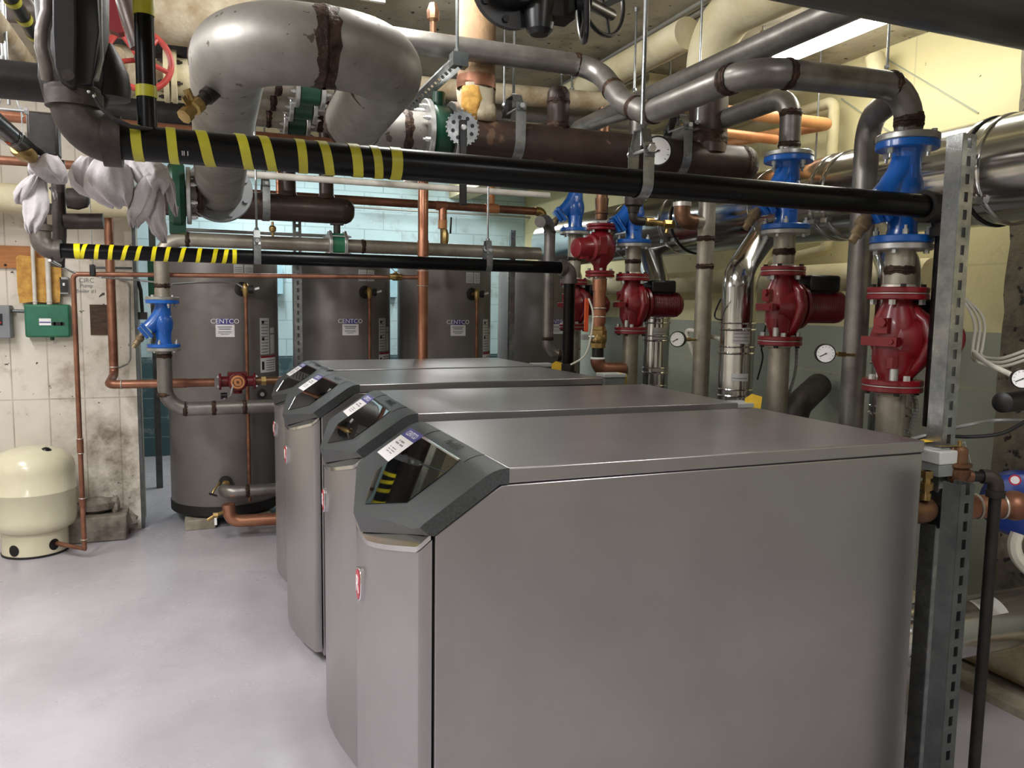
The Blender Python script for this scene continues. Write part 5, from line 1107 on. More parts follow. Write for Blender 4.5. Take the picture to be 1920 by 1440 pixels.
b = MB(); q = P(491, 738, y=5.85); b.cyl(q+YA*0.02, q-YA*0.03, 0.034, n=20); b.cyl(q-YA*0.03, q-YA*0.05, 0.014, mi=1); tag(b.build('tank_plug', ['black_matte', 'zinc']), 'black rosette plug on the leftmost tank right of the red valve', 'plug')
# upper copper lines
def hline(name, u0, v0, u1, v1, y, r, m, label, **k):
    a = P(u0, v0, y=y); c = P(u1, v1, y=y); z = (a.z+c.z)/2; a.z = c.z = z
    if u0 <= 0: a.x = XL+0.002      # runs on to the left wall
    return pipe(name, [a, c], r, m, label, 'pipe', mats=[m, k.pop('m2', 'solder')], **k), a, c
hline('copper_pipe', -60, 214, 640, 268, 4.6, 0.031, 'copper', 'upper horizontal copper pipe passing behind the huge grey bend')
hline('copper_pipe', -60, 298, 140, 308, 5.0, 0.024, 'copper_dull', 'lower short copper pipe at the far left behind the white rags')
o_, ca, cb = hline('copper_pipe', 440, 362, 1008, 396, 5.45, 0.029, 'copper_dull', 'horizontal copper pipe across the block wall above the long steel pipe', extra=None)
b = MB(); b.tube([cb-XA*0.02, cb+XA*0.04, cb+XA*0.04-ZA*0.06], 0.034, bend=0.035, n=18); tag(b.build('copper_elbow', 'brass'), 'copper elbow at the right end of the line on the block wall', 'pipe fitting')
tp = P(830, 386, y=5.43); b = MB(); b.cyl(tp-XA*0.05, tp+XA*0.03, 0.033, n=18, mi=0); b.cyl(tp, tp-ZA*0.10, 0.03, n=18, mi=0); b.cyl(tp-ZA*0.10, tp-ZA*0.16, 0.033, n=18, mi=1); b.cyl(tp-ZA*0.16, tp-ZA*0.34, 0.016, mi=2); tag(b.build('copper_tee', ['copper', 'copper_tan', 'bronze']), 'copper tee with a tan coupling hanging above the third tank', 'pipe fitting')
q = P(834, 444, y=5.22); b = MB(); b.lathe(q-ZA*0.05, ZA, [(0, 0.014), (0.0, 0.022), (0.03, 0.028), (0.07, 0.028), (0.1, 0.018)], n=8, mi=0); b.bar(q+Vector((0.03, -0.03, 0.02)), q+Vector((0.035, -0.03, 0.13)), 0.012, 0.01, mi=1); tag(b.build('ball_valve', ['brass', 'black']), 'brass ball valve with black lever on the steel pipe above the third tank', 'valve')
tp = P(922, 372, y=5.45); b = MB(); b.cyl(tp-ZA*0.04, tp+ZA*0.12, 0.022, n=14); b.lathe(Vector((tp.x, 5.45, ca.z)), XA, [(-0.05, 0.034), (0.05, 0.034)]); tag(b.build('copper_tee', 'copper_tan'), 'small copper tee right of the black lever on the copper line', 'pipe fitting')
b = MB(); q0 = P(523, 372, y=5.3); b.cyl(q0, q0+ZA*0.35, 0.018, n=14); tag(b.build('copper_stub', 'copper'), 'short vertical copper pipe behind the strap hanger of the dark header', 'pipe')
hline('white_pipe', 385, 324, 1030, 364, 4.5, 0.0185, 'white_pipe', 'thin white pipe directly below the long black gas pipe', m2='white_pipe')
hline('cable_conduit', 660, 385, 1010, 412, 8.55, 0.012, 'cable_grey', 'thin grey conduit along the block wall under the copper line', m2='cable_grey')
hline('cable_conduit', 330, 434, 640, 440, 6.0, 0.012, 'cable_grey', 'thin white conduit behind the long steel pipe', m2='cable_grey')

# bottom fittings of the first tank
q0 = P(423, 905, y=5.75); b = MB(); b.cyl(q0+YA*0.03, q0-YA*0.02, 0.045, n=24, mi=0); b.cyl(q0-YA*0.02, q0-YA*0.12, 0.024, mi=1); b.cyl(q0-YA*0.07, q0-YA*0.09, 0.033, n=6, mi=1); tag(b.build('tank_union', ['black_matte', 'brass']), 'brass union in a black rosette low on the leftmost tank', 'pipe fitting')
q1 = P(416, 924, y=5.55); q2 = P(545, 921, y=5.55); q2.z = q1.z
pipe('steel_pipe', [q1+Vector((0.03, 0.12, 0.0)), q1, q2+XA*0.1], 0.043, 'stainless', 'low steel pipe elbowing from the leftmost tank behind the boilers', 'pipe', bend=0.07, welds=[(1, 0.3)])
q3 = P(428, 945, y=5.5); q4 = P(545, 972, y=5.45)
pipe('copper_pipe', [Vector((q3.x, q3.y, q3.z)), Vector((q3.x+0.01, q3.y, q4.z)), Vector((q4.x+0.1, q4.y, q4.z))], 0.042, 'copper', 'fat copper elbow and pipe at the floor by the leftmost tank', 'pipe', bend=0.07, mats=['copper', 'solder'])
q = P(404, 966, y=5.48); b = MB(); b.tube([P(424, 958, y=5.5), q, q+Vector((-0.05, 0, -0.03))], 0.012, n=10); b.bar(q, q+Vector((0.0, -0.03, -0.06)), 0.016, 0.005, mi=1); b.cyl(q-XA*0.015, q+XA*0.015, 0.02, n=6); tag(b.build('drain_cock', ['brass', 'zinc']), 'brass drain cock with a lever by the block under the leftmost tank', 'valve')
q = P(398, 925, y=5.45); b = MB(); b.tube([P(412, 905, y=5.5), P(402, 918, y=5.46), q], 0.007, n=8); b.bar(q-XA*0.02, q+Vector((0.03, 0, -0.02)), 0.02, 0.01, mi=1); tag(b.build('drain_cock', ['brass', 'black']), 'small brass cock with black handle left of the low steel elbow', 'valve')
b = MB(); b.tube([P(322, 533, y=5.3), P(370, 530, y=5.5), P(420, 529, y=5.68), P(445, 532, y=5.72), P(458, 540, y=5.70)], 0.006, n=8); tag(b.build('sensor_cable', 'cable_grey'), 'thin grey cable drooping across the top of the leftmost tank', 'cable')

# ================================================================ beige wall fixtures
FW = WY
def wallbox(name, u0, v0, u1, v1, dp, m, label, cat, y=FW, bevel=0.006):
    a = P(u0, v0, y=y-dp/2); c = P(u1, v1, y=y-dp/2); t = thing(name, label, cat, (a+c)/2)
    b = MB(); b.box((a+c)/2, (abs(c.x-a.x), dp, abs(a.z-c.z))); b.build('case', m, t, bevel=bevel); return t, a, c
t, a, c = wallbox('pump_control_box', 47, 570, 134, 632, 0.09, 'green_box', 'green control box on the beige wall with a small white label', 'control box', bevel=0.012)
b = MB(); q0 = P(73, 597, y=FW-0.092); q1 = P(96, 610, y=FW-0.092); b.box((q0+q1)/2, (q1.x-q0.x, 0.002, q0.z-q1.z)); b.box(((q0.x+q1.x)/2, FW-0.0935, (q0.z+q1.z)/2-0.003), ((q1.x-q0.x)*0.95, 0.001, 0.008), mi=1); b.build('label_plate', ['white_paper', 'purple'], t)
b = MB(); q = P(109, 607, y=FW-0.093); b.box(q, (0.05, 0.003, 0.022)); b.cyl(q-XA*0.025-YA*0.0015, q-XA*0.025+YA*0.0015, 0.011); b.cyl(q+XA*0.025-YA*0.0015, q+XA*0.025+YA*0.0015, 0.011); b.build('window_slot', 'black', t)
b = MB(); q = P(134, 632, y=FW-0.05); b.cyl(P(98, 632, y=FW-0.05), P(98, 638, y=FW-0.05), 0.012); b.build('knockout', 'green_dark', t)
t, a, c = wallbox('disconnect_box', -30, 572, 24, 634, 0.10, 'grey_box', 'grey disconnect box at the left edge, joined to the green control box', 'electrical box')
b = MB(); q0 = P(-10, 588, y=FW-0.102); q1 = P(5, 610, y=FW-0.102); b.box((q0+q1)/2, (q1.x-q0.x, 0.003, q0.z-q1.z)); b.box(((q0.x+q1.x)/2, FW-0.105, (q0.z+q1.z)/2-0.02), ((q1.x-q0.x)*0.7, 0.002, 0.01), mi=1); b.build('breaker_window', ['black', 'badge_red'], t)
b = MB(); b.cyl(P(22, 583, y=FW-0.05), P(49, 584, y=FW-0.05), 0.011, n=12); tag(b.build('conduit_nipple', 'galv_dark'), 'short conduit nipple between the grey and green wall boxes', 'conduit')
t, a, c = wallbox('switch_box', 112, 519, 130, 552, 0.05, 'galv', 'small metal switch box above the green control box', 'switch box', bevel=0.003)
b = MB(); q = P(120, 536, y=FW-0.052); b.box(q, (0.045, 0.004, 0.085)); b.box(q+Vector((0, -0.004, 0.01)), (0.012, 0.012, 0.018), mi=1); b.build('switch', ['black', 'white_paper'], t)
b = MB(); a = P(-60, 458, y=FW-0.012); c = P(116, 505, y=FW-0.012); b.box((a+c)/2, (c.x-a.x, 0.024, a.z-c.z)); b.cyl(P(10, 497, y=FW-0.025), P(10, 497, y=FW-0.027), 0.008, mi=1); tag(b.build('wood_board', ['wood', 'black']), 'orange brown wooden board nailed across the beige wall at left', 'board')
pts = [(30, 482), (36, 478), (60, 481), (75, 484), (100, 483), (114, 490), (115, 520), (112, 567), (96, 568), (60, 566), (37, 569), (33, 545), (31, 510)]
b = MB(); b.prism([P(u, v, y=FW-0.05) for u, v in pts], (0, 0.022, 0)); tag(b.build('backing_panel', 'kraft'), 'torn yellow brown backing panel above the green control box', 'panel')
for u0, l in ((65, 'left'), (92, 'right')):
    b = MB(); a = P(u0, 470, y=FW-0.075); c = P(u0+1, 571, y=FW-0.075); a.x = c.x; r_ = 0.012 if u0 == 65 else 0.016; b.tube([a+ZA*0.15, c], r_, n=14); b.torus(c+ZA*0.02, ZA, r_, 0.004); tag(b.build('conduit', 'white_pipe'), '%s white conduit dropping into the green control box' % l, 'conduit')
b = MB(); a = P(170, 496, y=5.33); c = P(178, 518, y=5.33); b.box((a+c)/2, (0.03, 0.05, a.z-c.z)); tag(b.build('float_sensor', 'black', bevel=0.006), 'small black sensor clipped over the thin copper pipe on the beige wall', 'sensor')
b = MB(); b.cyl(P(167, 345, y=5.33), P(174, 497, y=5.33), 0.004, n=8); tag(b.build('sensor_wire', 'cable_grey'), 'straight thin wire dropping to the small black sensor', 'cable')
b = MB(); b.tube([P(178, 502, y=FW-0.04), P(248, 503, y=FW-0.04)], 0.008, n=8); tag(b.build('conduit', 'galv_dark'), 'short dark conduit right of the small black sensor', 'conduit')
b = MB(); b.tube([P(218, 520, y=FW-0.02), P(238, 527, y=FW-0.02), P(243, 540, y=FW-0.02), P(244, 672, y=FW-0.02), P(240, 682, y=FW-0.02), P(222, 690, y=FW-0.05)], 0.006, n=8, bend=0.02); tag(b.build('conduit', 'cable_grey'), 'thin bent conduit right of the vertical copper pipe on the beige wall', 'conduit')
b = MB(); b.tube([P(96, 486, y=FW-0.2), P(125, 507, y=FW-0.25), P(190, 520, y=FW-0.3), P(262, 526, y=FW-0.2), P(300, 530, y=FW-0.3)], 0.006, n=8); tag(b.build('loose_cable', 'cable_grey'), 'loose grey cable sagging past the vertical copper pipe', 'cable')
b = MB(); b.tube([P(258, 524, y=6.0), P(264, 545, y=6.0), P(267, 588, y=6.0)], 0.012, n=10, mi=0); q = P(268, 592, y=6.0); b.box(q, (0.055, 0.05, 0.05), mi=0); tag(b.build('black_cable', 'cable_black'), 'black cable with a plug hanging at the corner of the beige wall', 'cable')
b = MB(); tx_ = [('CIRC', 526, 0.042), ('Pump', 536, 0.036), ('Boiler #1', 546, 0.034)]
for s_, v_, h_ in tx_:
    text('wall_writing', s_, h_, 'ink_grey', None, frame(P(162, v_, y=FW-0.002), XA, ZA), 0.0004, sx=0.95)
wr = [o for o in bpy.data.objects if o.name.startswith('wall_writing')]
for o, s_ in zip(wr, ('top', 'middle', 'bottom')): tag(o, 'handwritten %s line on the beige wall right of the switch box' % s_, 'writing')
b = MB(); a = P(168, 571, y=FW-0.004); c = P(209, 628, y=FW-0.004); b.box((a+c)/2, (c.x-a.x, 0.008, a.z-c.z)); tag(b.build('wall_opening', 'wood_dark'), 'dark brown wooden patch in the beige wall behind the copper pipe', 'patch')
hline('insulated_pipe', -120, 372, 262, 377, 5.68, 0.09, 'cream_insul', 'cream insulated pipe along the top of the beige wall at left', m2='cream_insul')

# expansion tank
ex = P(66, 1000, y=5.62); ex.z = 0; zt = zof(70, 838, ex.x, ex.y-0.05)
t = thing('expansion_tank', 'beige expansion tank with a black cap standing on the floor at left', 'tank', ex)
sc_ = zt/0.80
prof = [(0.175, 0.185), (0.185, 0.195), (0.20, 0.222), (0.24, 0.236), (0.28, 0.24), (0.47, 0.24), (0.474, 0.243), (0.482, 0.243), (0.486, 0.24), (0.63, 0.24), (0.68, 0.233), (0.72, 0.215), (0.76, 0.172), (0.785, 0.11), (0.80, 0.04)]
b = MB(); b.lathe(ex, ZA, [(z*sc_, r_) for z, r_ in prof], n=56); b.build('body', 'beige_tank', t, sharp=50)
b = MB(); b.lathe(ex, ZA, [(0.006, 0.185), (0.19*sc_, 0.185)], n=56); b.lathe(ex, ZA, [(0, 0.188), (0.012, 0.19), (0.014, 0.186)], n=56, mi=1); b.build('skirt', ['beige_tank', 'black_matte'], t)
for uu, vv in ((27, 1033), (108, 1022)):
    q = P(uu, vv, y=ex.y-0.16); ang = math.atan2(q.y-ex.y, q.x-ex.x)
    b = MB(); vs = []; n = 20
    for k in range(n):
        a = 2*PI*k/n; aa = ang+0.026/0.185*math.cos(a)*1.25; zz = q.z+0.036*math.sin(a)
        vs.append((ex.x+0.1868*math.cos(aa), ex.y+0.1868*math.sin(aa), zz))
    b.add(vs, [tuple(range(n))]); b.build('skirt_hole', 'black', t)
q = P(86, 846, y=ex.y-0.06); b = MB(); b.lathe((q.x, q.y, q.z-0.04), ZA, [(0, 0.038), (0.03, 0.038), (0.05, 0.031), (0.062, 0.018), (0.067, 0.002)], n=24); b.build('air_cap', 'black', t)
q = Vector((l0.x, l0.y, 0.06)); q2_ = P(106, 1023, y=ex.y-0.12)
pipe('copper_pipe', [q+ZA*0.01, q, Vector((q2_.x, q2_.y, 0.07))], 0.015, 'copper_dull', 'short copper pipe entering the skirt of the beige expansion tank', 'pipe', mats=['copper_dull', 'solder'], n=14)
# rubble and block by the wall
def rock(name, c, s, seed, m, label, cat='rock'):
    rnd = random.Random(seed); b = MB(); b.sphere((0, 0, 0), 1, n=12, k=8); 
    for i, v in enumerate(b.v): v_ = v*rnd.uniform(0.78, 1.12); b.v[i] = Vector((c[0]+v_.x*s[0], c[1]+v_.y*s[1], max(0.001, c[2]+v_.z*s[2])))
    return tag(b.build(name, m, sharp=20), label, cat)
q = P(178, 985, y=5.78); b = MB(); rnd = random.Random(5); b.box((q.x, 5.80, 0.085), (0.40, 0.24, 0.17)); 
tag(b.build('concrete_ledge', 'rubble', bevel=0.012), 'broken concrete ledge at the foot of the beige wall', 'ledge')
rock('rubble_chunk', (P(185, 945, y=5.8).x, 5.82, 0.22), (0.13, 0.09, 0.055), 3, 'rubble', 'flat broken concrete chunk lying on the ledge by the beige wall')
rock('rubble_chunk', (P(215, 955, y=5.75).x, 5.80, 0.215), (0.03, 0.04, 0.07), 8, 'rubble', 'small upright concrete chunk on the right end of the ledge')
rock('rubble_chunk', (P(236, 985, y=5.75).x, 5.85, 0.08), (0.07, 0.07, 0.08), 12, 'rubble', 'rounded pale rubble chunk on the floor by the wall corner')
# boxes on the back wall seen between the tanks
for (u0, v0, u1, v1, dp, lab) in ((512, 492, 530, 552, 0.15, 'pale blue electrical box on the block wall right of the leftmost tank'), (722, 500, 745, 558, 0.15, 'pale blue electrical box on the block wall between second and third tank')):
    wallbox('electrical_box', u0, v0, u1, v1, dp, 'cyan_panel', lab, 'electrical box', y=YB)
t, a, c = wallbox('electrical_box', 277, 488, 296, 556, 0.12, 'green_box', 'green electrical box seen past the corner of the beige wall', 'electrical box', y=7.2); 
b = MB(); b.box(((a.x+c.x)/2, 7.225, 1.2), (0.05, 0.05, 2.4)); tag(b.build('steel_post', 'galv_dark'), 'dark post carrying the green electrical box behind the tanks', 'steel post')

# ================================================================ upper left tangle
def yline(name, u, v, y0, y1, yref, r, m, label, m2=None, **k):
    p = P(u, v, y=yref); return pipe(name, [(p.x, y0, p.z), (p.x, y1, p.z)], r, m, label, 'pipe', mats=[m, m2 or m], **k), p
hline('iron_pipe', -80, 146, 98, 152, 2.1, 0.042, 'iron_dark', 'dark iron pipe entering from the left edge behind the gas valve')
# iron gas valve over the big elbow
gv = P(140, 190, y=GY); t = thing('gas_valve', 'dark iron gas valve body above the large elbow at upper left', 'valve', gv)
b = MB(); q = P(140, 120, y=1.97); b.lathe((q.x, q.y, gv.z), ZA, [(0, 0.05), (0.02, 0.062), (0.06, 0.07), (0.12, 0.066), (0.2, 0.07), (0.3, 0.074), (0.42, 0.06), (0.43, 0.045), (CEIL-gv.z, 0.045)], n=28)
q = P(205, 150, y=1.98); b.lathe((q.x-0.005, q.y, q.z-0.045), ZA, [(0, 0.03), (0.004, 0.046), (0.03, 0.048), (0.06, 0.044), (0.09, 0.032), (0.12, 0.015)], n=24); b.build('body', 'iron_dark', t)
pts = [(98, -60), (98, 60), (102, 125), (112, 150), (130, 162), (140, 163), (142, 60), (140, -60)]
b = MB(); b.prism([P(u, v, y=1.80) for u, v in pts], (0, 0.03, 0)); b.prism([P(u, v, y=1.83) for u, v in [(140, -60), (140, 160), (172, 158), (186, 60), (180, -60)]], (0, 0.03, 0)); b.build('face_plate', 'black_matte', t, bevel=0.003)
b = MB(); b.tube([P(90, -30, y=1.85), P(90, 22, y=1.85), P(80, 55, y=1.85), P(79, 90, y=1.85), P(87, 120, y=1.85), P(92, 150, y=1.86)], 0.014, n=12); b.build('casting_arm', 'iron_grey', t)
b = MB(); q = P(137, 175, y=GY); b.lathe((q.x, GY, gv.z-0.01), ZA, [(0, 0.04), (0, 0.052), (0.035, 0.052), (0.04, 0.045)], n=28); b.build('collar', 'iron', t)
b = MB(); q = P(128, 142, y=1.79); b.cyl(q, q-YA*0.006, 0.011, n=14); b.build('rivet', 'iron', t)
for z_, (u0, v0) in enumerate(((166, 172), (176, 180))):
    b = MB(); q = P(u0, v0, y=1.80); b.sphere(q, 0.0032); b.build('bright_screw', 'zinc', t)
b = MB(); b.tube([P(174, 176, y=1.81), P(188, 200, y=1.81), P(212, 222, y=1.81), P(245, 237, y=1.83), P(285, 243, y=1.86)], 0.0045, n=8); tag(b.build('gas_valve_cable', 'cable_black'), 'thin dark cable curving from the gas valve onto the striped pipe', 'cable')
b = MB(); b.tube([P(186, -20, y=1.86), P(187, 60, y=1.86), P(189, 110, y=1.86), P(180, 150, y=1.84)], 0.0055, n=8); tag(b.build('vertical_cable', 'cable_grey'), 'grey cable running down beside the dark gas valve', 'cable')
yline('beige_pipe', 30, 95, YF, WY, 3.2, 0.034, 'canvas', 'beige pipe slanting away at the far left below the slab')
o_, p = yline('taped_pipe', 52, 45, YF, 3.4, 2.6, 0.019, 'black_pipe', 'black pipe with yellow rings slanting away at the far upper left')
for k in range(7):
    yy = 2.25+k*0.14; b = MB(); b.lathe((p.x, yy, p.z), YA, [(0, 0.019), (0, 0.0206), (0.03, 0.0206), (0.03, 0.019)], n=20); b.build('tape_band', 'yellow_tape_shaded', o_)
b = MB(); q = p+Vector((0.035, 0, 0.015)); b.cyl((q.x, YF, q.z), (q.x, 3.2, q.z), 0.004, n=8); tag(b.build('tie_cable', 'cable_white'), 'thin white cable alongside the yellow ringed pipe', 'cable')
hline('background_pipe', -80, 12, 95, 18, 3.6, 0.05, 'iron_grey', 'grey green pipe in the top left corner behind the ringed pipe')
o_, p = yline('grey_pipe', 30, 262, YF, 3.2, 3.0, 0.029, 'black_pipe', 'dark grey pipe slanting to the fittings above the white rags')
hanger('ring_hanger', (p.x, 2.92, p.z), 0.029, 'thin ring hanger around the dark grey pipe at the left edge', ax='y', wd=0.006, rodr=0.005)
b = MB(); q = P(8, 262, y=2.9); b.bar(P(-20, 240, y=2.9), P(18, 270, y=2.9), 0.03, 0.008); rh = b
b = MB(); q = P(52, 290, y=3.1); b.lathe(P(30, 278, y=3.05), P(62, 296, y=3.15)-P(30, 278, y=3.05), [(0, 0.018), (0.01, 0.025), (0.05, 0.03), (0.09, 0.024)], n=12); t = thing('brass_valve', 'small brass valve with a red handle at the left edge under the dark grey pipe', 'valve', q); b.build('body', 'brass', t); rh.build('handle', 'orange_red', t)
q = P(83, 255, y=3.25); b = MB(); b.box(q, (0.095, 0.08, 0.15)); b.lathe(q-ZA*0.115, ZA, [(0, 0.04), (0.01, 0.05), (0.035, 0.05), (0.04, 0.042)], n=24); tag(b.build('iron_fitting', 'iron_dark', bevel=0.012), 'square black iron fitting left of the large elbow', 'pipe fitting')
q = P(84, 440, y=KY); kxx = k0.x-0.06
b = MB(); b.lathe((kxx, KY, k0.z+0.12), ZA, [(0, 0.03), (0.05, 0.03), (0.05, 0.05), (0.10, 0.055), (0.10, 0.04), (0.3, 0.04), (0.42, 0.045)], n=24); tag(b.build('iron_riser', 'iron_grey'), 'grey iron riser under the white rag at left', 'pipe')
q = P(112, 440, y=4.6); q2_ = P(118, 345, y=4.6); a = P(120, 415, y=4.6); c = P(194, 415, y=4.6)
b = MB(); b.tube([P(108, 500, y=4.62), q, P(108, 300, y=4.6)], 0.032, n=18); b.cyl(a, c, 0.04, n=20); b.lathe(P(130, 372, y=4.55)-XA*0.01, XA, [(0, 0.05), (0.05, 0.055), (0.09, 0.04), (0.1, 0.02)], n=20); tag(b.build('iron_tee', 'iron'), 'dark iron tee with a side stub right of the hanging white rag', 'pipe fitting')
b = MB(); b.tube([P(93, 488, y=4.3), P(120, 502, y=4.7), P(140, 512, y=5.2)], 0.007, n=8); tag(b.build('sensing_tube', 'zinc'), 'thin bright tube slanting down from the grey elbow to the copper pipe', 'tube')
# red wheel gate valve and cream pipe
o_, a, c = hline('cream_pipe', 330, 145, 400, 152, 4.0, 0.084, 'cream_insul', 'cream pipe stub between the flange pair and the huge grey bend', m2='cream_insul')
f = P(320, 140, y=4.0); f.z = a.z; t = thing('gate_valve', 'old gate valve with a red handwheel and pale flanges at upper left', 'valve', f)
for s_ in (-1, 1):
    b = MB(); flange_mesh(b, f+XA*(s_*0.004), (s_, 0, 0), 0.115, 0.024, 0.05, bolts=6, bh=0.014); b.build('flange', ['cream_insul', 'iron'], t)
b = MB(); b.cyl(f-XA*0.3, f-XA*0.02, 0.07, n=24); b.sphere(f-XA*0.2, 0.11); b.cyl(f-XA*0.2, f-XA*0.2-YA*0.25, 0.035); b.build('body', 'canvas', t)
wc = P(262, 112, y=3.62); b = MB(); b.cyl(wc+YA*0.15, wc-YA*0.04, 0.014); b.cyl(wc-YA*0.01, wc-YA*0.035, 0.02, n=6); b.build('spindle', 'iron_grey', t)
wheel('handwheel', wc, (0.15, -1, 0.05), 0.118, 0.0125, 'red_wheel', t, 5)
hline('background_pipe', 100, 60, 440, 98, 4.75, 0.085, 'iron_dark', 'dark grey pipe behind the red handwheel')
hline('insulated_pipe', 110, 12, 700, 70, 3.85, 0.12, 'canvas', 'thick beige lagged pipe under the slab at upper left', m2='canvas')
hline('background_pipe', 190, 205, 420, 222, 5.1, 0.07, 'iron_dark', 'dark pipe behind the brass drain valve')
b = MB(); b.prism([P(u, v, y=3.2) for u, v in [(198, -20), (210, -20), (232, 60), (222, 62), (204, 55)]], (0, 0.05, 0)); tag(b.build('red_bracket', 'red_dark'), 'dark red bracket plate above the red handwheel', 'bracket')
b = MB(); b.tube([P(225, -30, y=3.4), P(262, 90, y=3.4)], 0.035, n=16); tag(b.build('brown_pipe', 'brown_header'), 'brown pipe slanting down behind the yellow banded riser', 'pipe')
# white rags
def drape(name, lobes, m, label, seed=1):
    b = MB(); rnd = random.Random(seed)
    for y_, dep, rows in lobes:
        n = 44; ph = [rnd.uniform(0, 6.28) for _ in range(4)]; vs = []; fine = []
        for j in range(len(rows)-1):      # denser rows
            for k in range(4):
                f = k/4; fine.append([rows[j][q]*(1-f)+rows[j+1][q]*f for q in range(3)])
        fine.append(list(rows[-1])); L_ = len(fine)
        for j, (ul, ur, v) in enumerate(fine):
            a0 = P(ul, v, y=y_); a1_ = P(ur, v, y=y_); c = (a0+a1_)/2; hw = max(0.002, (a1_.x-a0.x)/2); tt = j/(L_-1)
            dd = dep*math.sqrt(max(0.02, math.sin(PI*min(0.97, 0.12+tt*0.85))))
            for i in range(n):
                a = 2*PI*i/n
                fold = 1+0.10*(0.3+tt)*(math.sin(6*a+ph[0]+tt*1.3)+0.7*math.sin(11*a+ph[1]-tt))
                vs.append(Vector((c.x+math.cos(a)*hw*(1+0.03*math.sin(9*a+ph[2])), c.y+math.sin(a)*dd*fold+0.012*math.sin(4*tt+ph[3]), c.z+0.004*math.sin(5*a+ph[3])*(1+2*tt))))
        fs = [(j*n+i, j*n+(i+1) % n, (j+1)*n+(i+1) % n, (j+1)*n+i) for j in range(L_-1) for i in range(n)]
        fs += [tuple(range(n-1, -1, -1)), tuple((L_-1)*n+i for i in range(n))]
        b.add(vs, fs)
    o = b.build(name, m, sharp=75)
    tx = bpy.data.textures.new('fold', 'CLOUDS'); tx.noise_scale = 0.06; tx.noise_depth = 3; d = o.modifiers.new('d', 'DISPLACE'); d.texture = tx; d.strength = 0.014
    return tag(o, label, 'rag', 'white rags tied on the pipes')
yr_ = 2.3
drape('white_rag', [(yr_+0.03, 0.05, [(148, 178, 296), (135, 180, 310), (124, 182, 330), (130, 185, 345), (150, 190, 358), (175, 195, 366)]),
                    (yr_-0.02, 0.055, [(182, 222, 298), (170, 240, 312), (158, 250, 335), (160, 252, 352), (172, 250, 366), (190, 248, 378), (212, 246, 385)]),
                    (yr_, 0.055, [(232, 300, 300), (240, 316, 312), (248, 320, 328), (262, 318, 345), (280, 308, 358)]),
                    (yr_-0.04, 0.018, [(276, 292, 328), (256, 296, 345), (246, 294, 362), (241, 288, 382), (237, 276, 402), (240, 264, 412), (243, 258, 420)]),
                    (yr_-0.01, 0.016, [(284, 306, 350), (278, 308, 372), (272, 310, 395), (272, 312, 412), (284, 314, 432), (303, 314, 448)]),
                    (yr_+0.02, 0.014, [(304, 320, 330), (306, 328, 348), (312, 330, 368), (320, 333, 388), (328, 333, 398)])], 'cloth', 'bundled white rag hanging under the striped gas pipe by the large elbow', 2)
yr_ = 3.2
drape('white_rag', [(yr_, 0.07, [(70, 110, 294), (58, 118, 302), (53, 124, 315), (55, 128, 326), (72, 126, 334), (95, 120, 338)]),
                    (yr_-0.03, 0.02, [(58, 74, 328), (46, 72, 342), (34, 66, 356), (25, 52, 368), (28, 42, 376)]),
                    (yr_-0.02, 0.025, [(56, 80, 332), (48, 88, 352), (44, 92, 375), (43, 93, 395), (45, 86, 412), (47, 74, 424), (52, 68, 432)]),
                    (yr_+0.02, 0.01, [(92, 100, 352), (98, 106, 362), (102, 108, 370)])], 'cloth', 'smaller white rag hanging from the fittings at the far left', 11)
# green lug valve left of the huge pipe end
gvp = P(332, 366, y=4.0); t = thing('butterfly_valve', 'large dark green butterfly valve left of the flanged end of the huge pipe', 'valve', gvp)
b = MB(); b.lathe(gvp-XA*0.035, XA, [(0, 0.09), (0, 0.135), (0.02, 0.15), (0.05, 0.15), (0.07, 0.135), (0.07, 0.09)], n=40); b.box(gvp-ZA*0.15, (0.07, 0.1, 0.05)); b.box(gvp+ZA*0.15, (0.06, 0.08, 0.05)); b.build('body', 'green_dark', t)
b = MB(); flange_mesh(b, gvp+XA*0.04, XA, 0.13, 0.02, 0.07, bolts=8, bh=0.018); b.build('flange', ['flange', 'zinc'], t)
b = MB(); b.cyl(gvp+XA*0.05, (0.0, gvp.y, gvp.z), 0.075, n=28); b.weld((gvp+XA*0.10), XA, 0.075); tag(b.build('steel_pipe', ['stainless', 'weld']), 'short steel pipe between the dark green valve and the huge pipe end', 'pipe')
# cluster of three wafer valves between silver flanges
for k, (u, v, y_, lab) in enumerate(((580, 165, 4.1, 'upper'), (567, 194, 4.4, 'middle'), (555, 226, 4.7, 'lower'))):
    c_ = P(u, v, y=y_); R_ = 0.098; t = thing('butterfly_valve', '%s of three green valves between silver flanges under the huge bend' % lab, 'valve', c_, 'three green valves under the huge bend')
    b = MB(); b.lathe(c_-XA*0.045, XA, [(0, 0.05), (0, 0.082), (0.09, 0.082), (0.09, 0.05)], n=30); b.build('body', 'green_dark', t)
    for s_ in (-1, 1):
        b = MB(); flange_mesh(b, c_+XA*(s_*0.05), (s_, 0, 0), R_, 0.022, 0.045, bolts=6, bh=0.014); b.build('flange', ['flange', 'zinc'], t)
    b = MB(); b.cyl(c_-XA*0.30, c_-XA*0.07, 0.052, n=24); b.weld(c_-XA*0.15, XA, 0.052); tag(b.build('steel_pipe', ['stainless_warm', 'weld']), 'stained steel stub left of the %s of the three green valves' % lab, 'pipe')
    b = MB(); b.cyl(c_+XA*0.07, c_+XA*0.42, 0.052, n=24); b.weld(c_+XA*0.13, XA, 0.052); tag(b.build('steel_pipe', ['stainless_warm', 'weld']), 'stained steel stub right of the %s of the three green valves' % lab, 'pipe')

